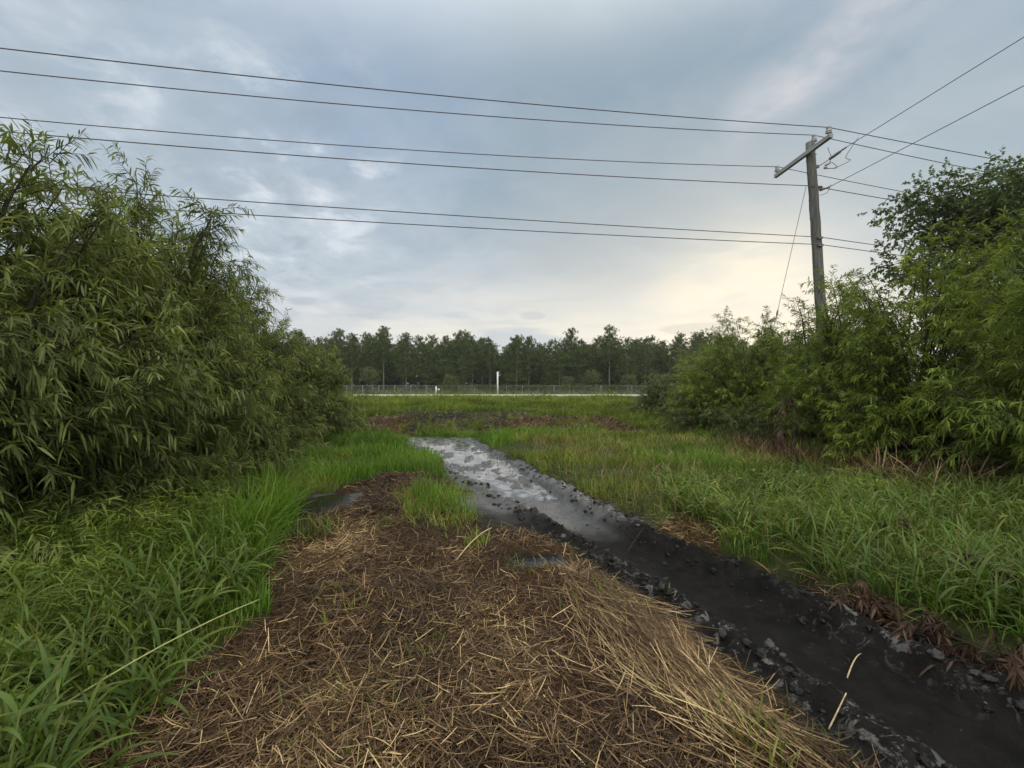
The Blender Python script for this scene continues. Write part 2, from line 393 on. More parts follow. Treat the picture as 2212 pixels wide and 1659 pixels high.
# ground
m, t = mat('soil'); M['ground'] = m
pos = t.n('ShaderNodeNewGeometry').outputs['Position']
at = t.n('ShaderNodeAttribute', attribute_name='tint'); sp = t.n('ShaderNodeSeparateColor'); t.put(sp.inputs[0], at.outputs['Color'])
nf = t.noise(pos, 38, 5, .65); nm = t.noise(pos, 6, 4, .6); nl = t.noise(pos, 1.1, 3, .5)
soil = t.mix(t.maprange(nm, .3, .7), (.020, .026, .010), (.045, .056, .018))
strw = t.mix(t.maprange(nf, .3, .7), (.016, .009, .006), (.060, .034, .018))
mudc = t.mix(t.maprange(nm, .3, .75), (.0045, .0042, .004), (.012, .011, .010))
mudc = t.mix(t.math('MULTIPLY', t.maprange(t.noise(pos, 10, 5, .7), .60, .72), .35), mudc, (.075, .072, .070))
brn = t.mix(t.maprange(nf, .3, .7), (.040, .020, .010), (.12, .07, .035))
c = t.mix(sp.outputs[1], soil, strw)
c = t.mix(sp.outputs[2], c, brn)
sy = t.n('ShaderNodeSeparateXYZ'); t.put(sy.inputs[0], pos)
film = t.math('MULTIPLY', t.maprange(t.math('ADD', sy.outputs[1], t.math('MULTIPLY', t.math('SUBTRACT', nl, .5), 1.6)), 4.5, 5.7), t.math('MULTIPLY', sp.outputs[0], t.maprange(sy.outputs[1], 13.9, 13.2)))
glint = t.math('MULTIPLY', at.outputs['Alpha'], t.maprange(t.noise(pos, 9, 6, .75, .8), .54, .62))
mudc = t.mix(t.math('MULTIPLY', glint, .62), mudc, (.13, .128, .125))  # pale grey colour standing in for sky glints on the wet ridges
mudc = t.mix(t.math('MULTIPLY', film, t.maprange(nm, .3, .7, .35, .9)), mudc, (.085, .084, .083))  # grey put into the mud colour for the sky reflected by the wet film
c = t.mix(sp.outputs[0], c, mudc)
wet = t.math('MULTIPLY', sp.outputs[0], t.maprange(nl, .25, .7, .6, 1.0))
rough = t.math('SUBTRACT', .88, t.math('ADD', t.math('MULTIPLY', wet, t.maprange(nm, .35, .65, .34, .14)), t.math('MULTIPLY', film, .30)))
hb = t.math('ADD', t.math('MULTIPLY', nf, 1.0), t.math('MULTIPLY', t.noise(pos, 120, 3, .7), .5))
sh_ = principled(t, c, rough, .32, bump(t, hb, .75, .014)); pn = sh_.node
t.put(pn.inputs['Specular IOR Level'], t.math('ADD', t.math('MULTIPLY', film, .45), t.math('ADD', .06, t.math('MULTIPLY', glint, .3))))
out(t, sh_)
# water
m, t = mat('puddle_water'); M['water'] = m
pos = t.n('ShaderNodeNewGeometry').outputs['Position']
out(t, principled(t, t.mix(t.maprange(t.noise(pos, 5, 5, .68), .38, .66), (.03, .03, .03), (.22, .22, .23)), .03, .5, bump(t, t.noise(pos, 9, 3), .06, .01)))  # pale mottling in the base colour imitates bright sky reflection on the water
m, t = mat('pool_water'); M['pool'] = m
out(t, principled(t, (.008, .008, .008), .10, .4))
# road
M['road'] = simple('pale_road', (.25, .245, .23), (.34, .33, .31), 3, .85, .2)
M['white_paint'] = simple('white_paint', (.48, .48, .46), (.64, .64, .62), 5, .5, .4)
M['galv'] = simple('galvanised_steel', (.13, .14, .145), (.22, .23, .235), 12, .5, .5, None, .4)
M['postgalv'] = simple('post_steel', (.30, .30, .29), (.42, .42, .41), 12, .6, .4)
M['cable'] = simple('weathered_cable', (.050, .040, .044), (.085, .068, .072), 5, .6, .3)
M['porcelain'] = simple('grey_porcelain', (.16, .17, .175), (.26, .27, .275), 6, .35, .5)
M['hardware'] = simple('dark_hardware', (.05, .05, .055), (.12, .12, .13), 20, .5, .5, None, .5)
# weathered wood, grain along Z of the object
def wood(name, a, b, c, st):
    m, t = mat(name)
    v = t.n('ShaderNodeTexCoord').outputs['Object']
    mp = t.n('ShaderNodeMapping'); t.put(mp.inputs[0], v); mp.inputs['Scale'].default_value = st
    g = t.noise(mp.outputs[0], 9, 7, .65, .4); k = t.noise(v, 1.3, 3)
    col = t.mix(t.maprange(g, .34, .66), a, b)
    col = t.mix(t.math('MULTIPLY', t.maprange(k, .5, .7), .6), col, c)
    out(t, principled(t, col, .85, .2, bump(t, g, .7, .015))); return m
M['polewood'] = wood('weathered_pole_wood', (.045, .045, .042), (.125, .122, .115), (.08, .09, .07), (3, 3, .18))
M['armwood'] = wood('pale_crossarm_wood', (.16, .165, .165), (.30, .31, .31), (.20, .205, .205), (3, .18, 3))

# ------------------------------------------------------------------ ground sheet (one grid, finer near the viewer)
def spread(stops):
    o = []
    for (a, b, st) in stops: o.append(np.arange(a, b - 1e-6, st))
    o.append([stops[-1][1]]); return np.concatenate(o)
gx = spread([(-700, -100, 60), (-100, -30, 10), (-30, -8, 1.0), (-8, -3.2, .12), (-3.2, -2.4, .05), (-2.4, 3.6, .021), (3.6, 5, .05), (5, 10, .14), (10, 30, 1.0), (30, 100, 10), (100, 700, 60)])
gy = spread([(-400, -40, 60), (-40, -5, 3.5), (-5, .8, .2), (.8, 5, .02), (5, 9, .028), (9, 14.5, .045), (14.5, 25, .12), (25, 37.5, .5), (37.5, 62, 2.0), (62, 120, 8), (120, 700, 58)])
X, Y = np.meshgrid(gx, gy)
Z = height(X.ravel(), Y.ravel())
mu, stw, br = masks(X.ravel(), Y.ravel())
nx, ny = len(gx), len(gy)
i = (np.arange(ny - 1)[:, None] * nx + np.arange(nx - 1)[None]).ravel()
q = np.stack([i, i + 1, i + nx + 1, i + nx], -1)
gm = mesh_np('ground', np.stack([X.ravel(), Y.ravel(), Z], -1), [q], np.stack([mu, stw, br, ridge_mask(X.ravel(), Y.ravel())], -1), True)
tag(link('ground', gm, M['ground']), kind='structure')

# puddle water: a level sheet inside the sunken far part of the track, the mud lumps break it up
def water_sheet(name, pts, z):
    mb = MB(); n = len(pts)
    V = np.array([[p[0], p[1], z] for p in pts]); c = V.mean(0)
    V = np.vstack([V, c]); f = np.array([[k, (k + 1) % n, n] for k in range(n)])
    mb.add(V, [f]); return tag(link(name, mb.mesh(name), M['pool']), kind='structure')
def strip(name, ys, wmul, z):
    L, Rr = [], []
    for y in ys:
        xc = np.interp(y, TY, TX); hw = np.interp(y, TY, TW) * wmul
        z_ = float(z(y)); L.append((xc - hw, y, z_)); Rr.append((xc + hw, y, z_))
    n = len(ys); V = np.array(L + Rr); f = np.array([[k, n + k, n + k + 1, k + 1] for k in range(n - 1)])
    mb = MB(); mb.add(V, [f]); return tag(link(name, mb.mesh(name), M['water']), kind='structure')
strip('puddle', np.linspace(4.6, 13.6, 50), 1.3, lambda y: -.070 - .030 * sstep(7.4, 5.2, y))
def edge_water(name, sgn, o0, o1, ph):
    ys = np.linspace(1.0, 6.6, 60); L, Rr = [], []
    for y in ys:
        xc = np.interp(y, TY, TX); hw = np.interp(y, TY, TW)
        oo = np.linspace(o0, o1, 9); xs_ = xc + sgn * (hw + oo) * 1.08
        z = np.percentile(height(xs_, np.full(9, y)), 14)
        L.append((xs_[0], y, z)); Rr.append((xs_[-1], y, z))
    L, Rr = np.array(L), np.array(Rr); kz = np.ones(9) / 9
    zz = np.convolve(np.pad(L[:, 2], 4, 'edge'), kz, 'valid') + .016 * vnoise(ys * 1.5 + ph, ys * 0, 63) - .002
    L[:, 2] = zz; Rr[:, 2] = zz; n = len(ys); V = np.concatenate([L, Rr]); f = np.array([[k, n + k, n + k + 1, k + 1] for k in range(n - 1)])
    if sgn < 0: f = f[:, ::-1]
    mb = MB(); mb.add(V, [f]); tag(link(name, mb.mesh(name), M['pool']), kind='structure')
edge_water('ridge_puddle', 1, .12, .42, 0.0)
th = np.linspace(0, 2 * np.pi, 20, endpoint=False)
water_sheet('pool', [(LPOOL[0] + .4 * math.cos(a), LPOOL[1] + .6 * math.sin(a)) for a in th], hz1(*LPOOL) + .018)
water_sheet('small_puddle', [(SPOOL[0] + .26 * math.cos(a), SPOOL[1] + .19 * math.sin(a)) for a in th], hz1(*SPOOL) + .008)

# road beyond the bank, a kerbless slab a few centimetres proud of the verge
rb = MB(); rb.box((0, 32.6, .665), (700, 7.0, .13))
tag(link('road', rb.mesh('road'), M['road']), kind='structure')

# ------------------------------------------------------------------ ribbons: grass, straw, reeds
def ribbons(P, az, tilt, bend, L, Wd, seg=3, roll=0.0, tint=None, prof=None, flat=None):
    n = len(P); t = np.linspace(0, 1, seg + 1)
    az = np.broadcast_to(az, n); d = np.stack([np.sin(az), np.cos(az), np.zeros(n)], -1)
    th = np.asarray(tilt)[:, None] + np.asarray(bend)[:, None] * (t[None, :-1] + .5 / seg) ** 1.3
    step = (np.asarray(L) / seg)[:, None]
    hx = np.cumsum(np.concatenate([np.zeros((n, 1)), np.sin(th) * step], 1), 1)
    hv = np.cumsum(np.concatenate([np.zeros((n, 1)), np.cos(th) * step], 1), 1)
    C = P[:, None] + hx[..., None] * d[:, None] + hv[..., None] * np.array([0, 0, 1.0])
    side = np.stack([np.cos(az), -np.sin(az), np.zeros(n)], -1)
    ro = np.broadcast_to(roll, n)
    up = np.stack([-np.sin(az) * 0, np.zeros(n), np.ones(n)], -1)
    side = side * np.cos(ro)[:, None] + up * np.sin(ro)[:, None]
    if prof is None: prof = np.array([.7, 1.0, .8, .06]) if seg == 3 else np.interp(t, [0, .3, .7, 1], [.6, 1, .8, .05])
    wv = (np.asarray(Wd)[:, None] * np.asarray(prof)[None]) / 2
    V = np.stack([C - side[:, None] * wv[..., None], C + side[:, None] * wv[..., None]], 2).reshape(-1, 3)
    b = (np.arange(n)[:, None] * (seg + 1) + np.arange(seg)[None]).ravel() * 2
    q = np.stack([b, b + 1, b + 3, b + 2], -1)
    tint = rng.random(n) if tint is None else tint
    A = np.zeros((n, seg + 1, 2, 4)); A[..., 0] = tint[:, None, None]; A[..., 1] = t[None, :, None]; A[..., 2] = rng.random(n)[:, None, None]; A[..., 3] = 1
    return V, q, A.reshape(-1, 4)
def scatter(n, x0, x1, y0, y1, power=0.0, ref=3.0):
    """random ground points, thinned with distance"""
    x = rng.uniform(x0, x1, n); y = rng.uniform(y0, y1, n)
    if power:
        dist = np.hypot(x, y); k = rng.random(n) < np.clip((ref / dist) ** power, 0, 1); x, y = x[k], y[k]
    return x, y
def stand(x, y, dz=0.0): return np.stack([x, y, height(x, y) + dz], -1)
def infrustum(x, y, pad=1.5):
    return (y > .5) & (np.abs(x) < 1.23 * y + pad)

# left limit of open ground (foot of the left shrubs) and right limit
def leftlim(y): return np.interp(y, [0, 2, 4, 5.7, 8, 11.6, 14, 20, 29], [-3.6, -3.6, -3.6, -3.3, -4.2, -5.1, -6.2, -9, -14])
def rightlim(y): return np.interp(y, [0, 4, 6, 8.7, 11.4, 15, 20, 29], [7.2, 7.0, 6.8, 6.5, 6.5, 6.5, 7.5, 16])

# --- short grass: verge right of the track, the patch on the left, the straw's green patch
def grass_field(name, pts, Lr, Wr, matk, seg=3, tilt=(.05, .5), bend=(.2, 1.3), tintf=None, dz=-.01):
    x, y = pts; n = len(x)
    L = rng.uniform(*Lr, n) * (1 + .75 * fbm(x * .9, y * .9, 91)) * rng.uniform(.7, 1.25, n); Wd = rng.uniform(*Wr, n) * np.clip(y / 6, 1, 2.6)
    tn = np.clip(rng.beta(2, 2.6, n) + .75 * fbm(x * .6, y * .6, 95, 3), 0, 1) if tintf is None else tintf(x, y)
    V, q, A = ribbons(stand(x, y, dz), rng.uniform(0, 2 * np.pi, n), rng.uniform(*tilt, n), rng.uniform(*bend, n), L, Wd, seg, rng.normal(0, .3, n), tn)
    o = link(name, mesh_np(name, V, [q], A), M[matk]); return o
x, y = scatter(590000, -8, 13, 1.3, 14.2, 1.15, 3.2)
mu, stw, br = masks(x, y); d, hw = track(x, y)
k = (mu < .35) & (stw < .5) & (x > leftlim(y) - .6) & (x < rightlim(y) + 1.2) & infrustum(x, y)
k &= ~((x < -2.25) & (y < 5.2))
k &= rng.random(len(x)) < np.where(br > .4, .25, 1) * np.clip(.45 + 2.0 * (fbm(x * 1.1, y * 1.1, 101) + .2), .12, 1)
x, y = x[k], y[k]
lush = (fbm(x * .55, y * .55, 111, 3) + .18 * ((x < 0) & (y > 6)) + .10 * (d[k] > 2.2)) > .13
o = grass_field('short_grass', (x[~lush], y[~lush]), (.08, .24), (.004, .008), 'grass')
tag(o, 'short wispy green grass on the open verges beside the muddy track', 'grass', kind='stuff')
o = grass_field('lush_grass', (x[lush], y[lush]), (.14, .34), (.005, .010), 'lush', 3, (.03, .4), (.2, 1.2))
tag(o, 'deeper green longer grass growing in drifts on the verges', 'grass', kind='stuff')
print('short grass', len(x))
# grass on the green patch inside the straw and loose tufts
x, y = scatter(30000, -2.6, .2, 3.9, 7.4)
k = inpoly(x + .35 * fbm(x * 3, y * 2, 5) + rng.normal(0, .06, len(x)), y + .7 * fbm(x * 3, y * 2, 6) + rng.normal(0, .12, len(x)), GPATCH) & (rng.random(len(x)) < np.clip(.5 + 1.6 * fbm(x * 3.5, y * 2.5, 15), .05, 1)); x, y = x[k], y[k]
o = grass_field('patch_grass', (x, y), (.05, .17), (.004, .009), 'grass', 3, (.1, .9), (.2, 1.5))
tag(o, 'small island of green grass between the straw and the mud', 'grass', kind='stuff')

# --- bank grass
x, y = scatter(330000, -16, 20, 13.7, 29.0)
mu, stw, br = masks(x, y)
keep = np.where(mu > .3, .05, 1) * np.where(br > .3, .05, 1)
k = (rng.random(len(x)) < keep * np.clip(.6 + fbm(x * .8, y * .8, 121), .3, 1)) & infrustum(x, y) & (x > leftlim(y) - 2) & (x < rightlim(y) + 3); x, y = x[k], y[k]
o = grass_field('bank_grass', (x, y), (.10, .26), (.006, .011), 'grass', 3, (.05, .6), (.2, 1.4), lambda a, b: np.clip(rng.beta(2, 2.6, len(a)) * (.45 + .55 * sstep(19, 24, b)) + .5 * fbm(a * .7, b * .7, 97, 3), 0, 1))
tag(o, 'rough green grass covering the bank below the road', 'grass', kind='stuff')
x, y = scatter(70000, -12, 14, 13.4, 26); mu, stw, br = masks(x, y); k = (fbm(x * 1.3, y * 1.3, 125, 3) > .17) & infrustum(x, y) & (x > leftlim(y) - 1) & (x < rightlim(y) + 2) & (mu < .4) & (br < .3); x, y = x[k], y[k]
o = grass_field('bank_tufts', (x, y), (.22, .5), (.006, .010), 'grass', 3, (.05, .8), (.3, 1.5), lambda a, b: np.clip(rng.beta(2, 3, len(a)) * .7, 0, 1)); tag(o, 'taller darker clumps of grass scattered over the bank', 'grass', kind='stuff')
x, y = scatter(16000, .5, 8, 3, 13.4); d, hw = track(x, y); k = (d > hw + .5) & (x < rightlim(y)) & (rng.random(len(x)) < np.clip(.45 + 1.8 * fbm(x, y, 127), 0, 1)); x, y = x[k], y[k]
o = grass_field('dry_stalks', (x, y), (.14, .42), (.003, .005), 'straw', 4, (.1, 1.2), (.2, 1.2), lambda a, b: rng.beta(3, 2, len(a))); tag(o, 'dry straw coloured stalks among the green grass of the verge', 'grass', kind='stuff')
x, y = scatter(60000, -8, 8, 13.7, 19)
mu, stw, br = masks(x, y); k = (br > .3) | ((mu > .3) & (rng.random(len(x)) < .12)); x, y = x[k], y[k]; n = len(x)
V, q, A = ribbons(stand(x, y, .01), rng.uniform(0, 6.28, n), rng.uniform(.8, 1.6, n), rng.uniform(-.2, .6, n), rng.uniform(.12, .35, n), rng.uniform(.010, .02, n), 3, rng.normal(0, .5, n), np.clip(rng.beta(2, 2.5, n), 0, 1))
tag(link('dead_grass', mesh_np('dead_grass', V, [q], A), M['straw']), 'flattened rusty brown dead grass on the foot of the bank', 'dead grass', kind='stuff')
# grass between the road and the fence
x = rng.uniform(-75, 75, 60000); y = rng.uniform(36.3, 84, 60000); k = np.abs(x) < y * 1.0; x, y = x[k], y[k]
o = grass_field('verge_grass', (x, y), (.15, .40), (.012, .02), 'grass')
tag(o, 'rough grass on the far side of the road in front of the fence', 'grass', kind='stuff')

# --- broad tall grass: left foreground and right foreground bank
def culm_grass(name, x, y, Lr, Wr, matk, label, per=(5, 11), hcul=(.15, .55)):
    mb = MB(); n = len(x); az = rng.uniform(0, 6.283, n); H = rng.uniform(*hcul, n); tl = rng.uniform(.05, .75, n); bd = rng.uniform(0, .5, n)
    P = stand(x, y, -.01); tb = np.clip(rng.beta(2, 2.4, n) + .4 * fbm(x, y, 131), 0, 1)
    V, q, A = ribbons(P, az, tl, bd, H, np.full(n, .006), 4, 0.0, np.clip(tb + .25, 0, 1), np.ones(5)); mb.add(V, [q], A)
    C = V.reshape(n, 5, 2, 3).mean(2); m = rng.integers(per[0], per[1] + 1, n); idx = np.repeat(np.arange(n), m); k = len(idx)
    f = rng.uniform(.1, 1.0, k) * 3.999; i0 = f.astype(int); fr = (f - i0)[:, None]; Q = C[idx, i0] * (1 - fr) + C[idx, i0 + 1] * fr
    top = f / 4
    V, q, A = ribbons(Q, rng.uniform(0, 6.283, k), rng.uniform(.35, 1.1, k) * (1.1 - .5 * top), rng.uniform(.5, 2.1, k), rng.uniform(*Lr, k) * (1.1 - .35 * top), rng.uniform(*Wr, k), 6, rng.normal(0, .4, k), np.clip(tb[idx] * .7 + .3 * rng.random(k), 0, 1), np.array([.35, .8, 1, .95, .75, .42, .03]))
    mb.add(V, [q], A)
    return tag(link(name, mb.mesh(name, True), M[matk]), label, 'grass', kind='stuff')
x, y = scatter(30000, -4.6, -.6, .9, 5.4)
xl = np.interp(y, [.9, 1.8, 2.2, 2.6, 3.1, 3.8, 4.6, 5.4], [-1.55, -1.80, -1.84, -1.88, -1.97, -2.15, -2.35, -2.75])
k = (x < xl + .30 * fbm(x * 2, y * 2, 7) + .10) & (rng.random(len(x)) < .11 * sstep(4.2, 2.8, y) * np.clip((x - -3.1) / .9, .12, 1)) & (np.hypot((x - LPOOL[0]) / .42, (y - LPOOL[1]) / .62) > 1.0)
x, y = x[k], y[k]
culm_grass('broad_grass', x, y, (.13, .36), (.009, .021), 'bluegrass', 'broad bladed green grass spilling over the left edge of the straw')
print('broad left', len(x))
x, y = scatter(60000, -4.4, -1.6, 2.4, 5.6)
xl = np.interp(y, [.9, 1.8, 2.2, 2.6, 3.1, 3.8, 4.6, 5.4], [-1.35, -1.62, -1.72, -1.80, -1.93, -2.15, -2.35, -2.75])
k = (x < xl - .02 + .2 * fbm(x * 2, y * 2, 8)) & (rng.random(len(x)) < .75 * sstep(2.5, 3.4, y) * np.clip(.6 + 1.8 * fbm(x * 1.4, y * 1.4, 135), .05, 1)) & (np.hypot((x - LPOOL[0]) / .42, (y - LPOOL[1]) / .62) > 1.05); x, y = x[k], y[k]
o = grass_field('lush_grass', (x, y), (.26, .66), (.007, .014), 'lush', 5, (.03, .55), (.3, 1.5))
tag(o, 'bright green tall grass between the left shrubs and the straw', 'grass', kind='stuff')
x, y = scatter(60000, 2.0, 8, 1.2, 6.6, .5, 3.0)
d, hw = track(x, y); mu, stw, br = masks(x, y)
k = (d > hw + .55) & (mu < .4) & (stw < .5) & (x < rightlim(y) + .5) & (rng.random(len(x)) < .13 * sstep(6.8, 4.2, y) * np.clip(.7 + 2 * fbm(x, y, 133) + .5 * sstep(3.6, 2.6, y), .15, 1.3) + .012); x, y = x[k], y[k]
culm_grass('coarse_grass', x, y, (.14, .40), (.007, .017), 'bluegrass', 'coarse arching green grass on the bank right of the muddy track', (4, 8), (.08, .34))
print('broad right', len(x))

# --- straw mulch
def straw_tint(n, pale): return np.clip(rng.beta(1.6, 3.4, n) + pale, 0, 1)
mb = MB()
x, y = scatter(420000, -3, 3, .9, 7.4, 1.0, 2.4)
mu, stw, br = masks(x, y); bare = sstep(.02, .24, fbm(x * 1.15 + 3, y * 1.15, 145, 3) + .34 * np.exp(-((x - .42 + .06 * y) / .13) ** 2) * sstep(4.2, 3.4, y) + .2 * np.exp(-((x + .75 + .1 * y) / .16) ** 2))
k = (stw > .5) & infrustum(x, y, .4) & (rng.random(len(x)) > .72 * bare); x, y = x[k], y[k]; n = len(x)
pale = .55 * fbm(x * 1.3, y * 1.3, 141, 3)
V, q, A = ribbons(stand(x, y, rng.uniform(-.004, .03, n)), rng.uniform(0, 6.283, n), rng.uniform(1.25, 1.75, n), rng.normal(0, .25, n), rng.uniform(.03, .085, n), rng.uniform(.0025, .006, n) * np.clip(y / 4, 1, 1.6), 2, rng.normal(0, .6, n), straw_tint(n, pale), np.array([.8, 1, .6]))
mb.add(V, [q], A); print('straw', n)
x, y = scatter(90000, -3, 3, .9, 7.4, 1.0, 2.4)
mu, stw, br = masks(x, y); d, hw = track(x, y)
k = ((stw > .5) | ((mu < .9) & (np.abs(d) < hw + .8) & (y < 7) & (rng.random(len(x)) < .10))) & infrustum(x, y, .4) & (rng.random(len(x)) > .85 * sstep(.02, .24, fbm(x * 1.15 + 3, y * 1.15, 145, 3) + .34 * np.exp(-((x - .42 + .06 * y) / .13) ** 2) * sstep(4.2, 3.4, y))); x, y = x[k], y[k]; n = len(x)
V, q, A = ribbons(stand(x, y, rng.uniform(.004, .042, n)), rng.uniform(0, 6.283, n), rng.uniform(1.30, 1.68, n), rng.normal(0, .5, n), rng.uniform(.07, .19, n), rng.uniform(.0025, .005, n) * np.clip(y / 4, 1, 1.6), 3, rng.normal(0, .5, n), straw_tint(n, .22 + .4 * fbm(x * 1.3, y * 1.3, 141, 3)), np.array([.9, 1, 1, .6]))
mb.add(V, [q], A)
# combed swathe of longer pale stalks beside the track
n = 5200
cx_, cy_ = inv(1480, 1420); u = rng.normal(0, .5, n); v = rng.normal(0, .30, n)
y = 2.55 + u * .62; x = np.interp(y, TY, TX) - .86 - np.abs(v) * .8 + .12 * u
mu, stw, br = masks(x, y); k = stw > .5; x, y = x[k], y[k]; n = len(x)
az = R(118) + .75 * np.sin(y * 2.6 + x * 1.9) + 1.2 * fbm(x * 2.2, y * 2.2, 147, 2) + rng.normal(0, .28, n)
az = az + np.pi * (rng.random(n) < .4)
V, q, A = ribbons(stand(x, y, rng.uniform(.012, .06, n)), az, rng.uniform(1.42, 1.60, n), rng.normal(.05, .16, n), rng.uniform(.10, .36, n), rng.uniform(.0024, .0048, n), 5, rng.normal(0, .5, n), np.clip(rng.beta(2.6, 2.0, n) + .08 + .5 * fbm(x * 2, y * 2, 143, 3), 0, 1), np.array([1, 1, 1, 1, .9, .5]))
mb.add(V, [q], A)
# broken ends that stick up
x, y = scatter(2600, -2.2, 2.6, 1.2, 6.5); mu, stw, br = masks(x, y); k = stw > .5; x, y = x[k], y[k]; n = len(x)
V, q, A = ribbons(stand(x, y, .01), rng.uniform(0, 6.283, n), rng.uniform(.5, 1.25, n), rng.uniform(-.1, .6, n), rng.uniform(.05, .15, n), rng.uniform(.0025, .005, n), 3, 0.0, np.clip(rng.beta(3, 2.2, n), 0, 1), np.ones(4))
mb.add(V, [q], A)
tag(link('straw', mb.mesh('straw'), M['straw']), 'matted wet brown and tan straw covering the left side of the track', 'straw', kind='stuff')

# dead fringe drooping over the cut edges of the track
x, y = scatter(60000, -3, 5.5, 1.2, 9.0); d, hw = track(x, y); mu, stw, br = masks(x, y)
k = (d > hw + .36) & (d < hw + .36 + .45 * rng.random(len(x))) & (rng.random(len(x)) < np.clip(.55 + 1.4 * fbm(x * 1.5, y * 1.5, 191), .06, 1)) & infrustum(x, y); x, y = x[k], y[k]; n = len(x)
V, q, A = ribbons(stand(x, y, .01), rng.normal(R(250), .8, n), rng.uniform(.7, 1.6, n), rng.uniform(.2, 1.1, n), rng.uniform(.08, .26, n), rng.uniform(.004, .008, n), 4, rng.normal(0, .4, n), np.clip(rng.beta(2, 3, n), 0, 1))
tag(link('dead_fringe', mesh_np('dead_fringe', V, [q], A), M['straw']), 'brown trampled grass drooping over the right edge of the mud', 'dead grass', kind='stuff')

x, y = scatter(16000, -2.6, 2.6, 1.2, 7.2); mu, stw, br = masks(x, y)
k = (stw > .5) & (rng.random(len(x)) < .9 * sstep(.16, .34, fbm(x * 1.6 + 11, y * 1.6, 149, 3) + .10 * sstep(4.5, 6.5, y) + .16 * (np.hypot(x - 1.15, y - 1.95) < .35))); x, y = x[k], y[k]
o = grass_field('sprouting_grass', (x, y), (.04, .14), (.004, .008), 'grass'); tag(o, 'thin green grass sprouting up through the straw', 'grass', kind='stuff')
print('sprout', len(x))

# --- mud clods along both ridges of the rut, as one uncountable crumbly mass
def ico(sub):
    import bmesh
    b = bmesh.new(); bmesh.ops.create_icosphere(b, subdivisions=sub, radius=1.0)
    V = np.array([v.co[:] for v in b.verts]); Fc = np.array([[v.index for v in f.verts] for f in b.faces]); b.free(); return V, Fc
ICO = [ico(3), ico(1)]
mb = MB(); n = 2100
y = 1.2 + 7.6 * rng.random(n) ** 1.5
side = np.where(rng.random(n) < .55, 1, -1); xc = np.interp(y, TY, TX); hw = np.interp(y, TY, TW)
x = xc + side * (hw + .17 + rng.normal(0, .13, n)) * 1.08
stray = rng.random(n) < .06; x[stray] = (xc + rng.uniform(-1, 1, n) * hw)[stray]
z = height(x, y)
for a in range(n):
    r = float(np.clip(rng.gamma(1.5, .0062), .003, .030)) * (.4 if stray[a] else 1)
    IV, IF = ICO[0] if r > .016 else ICO[1]
    sc = np.array([rng.uniform(.7, 1.5), rng.uniform(.7, 1.3), rng.uniform(.5, .95)]) * r
    s0 = rng.integers(0, 1000); u, v, q = IV.T
    nz = 1 + .8 * vnoise(u * 1.6 + s0, v * 1.6 + q * 1.3, 7) + .6 * vnoise(u * 3.7 + s0, q * 3.4 + v, 9) + .45 * vnoise(v * 8 + s0, q * 7 + u * 3, 10)
    a_ = rng.uniform(0, 6.28); Rm = np.array([[math.cos(a_), -math.sin(a_), 0], [math.sin(a_), math.cos(a_), 0], [0, 0, 1]])
    mb.add((IV * nz[:, None] * sc) @ Rm.T + [x[a], y[a], z[a] + sc[2] * .0], [IF], np.tile([rng.random(), 0, 0, 1], (len(IV), 1)))
m, t = mat('wet_clods'); M['clod'] = m
a = t.n('ShaderNodeAttribute', attribute_name='tint'); s_ = t.n('ShaderNodeSeparateColor'); t.put(s_.inputs[0], a.outputs['Color'])
pos = t.n('ShaderNodeNewGeometry').outputs['Position']
nn = t.noise(pos, 45, 4, .65)
cc = t.ramp(s_.outputs[0], [(0, (.0045, .0042, .004)), (.85, (.010, .0095, .009)), (.96, (.03, .029, .027)), (1, (.08, .078, .075))])
out(t, principled(t, cc, t.maprange(nn, .3, .7, .30, .8), .22, bump(t, nn, .9, .010)))
tag(link('mud_clods', mb.mesh('mud_clods', True), M['clod']), 'wet black crumbs of mud thrown up along both sides of the rut', 'mud', kind='stuff')

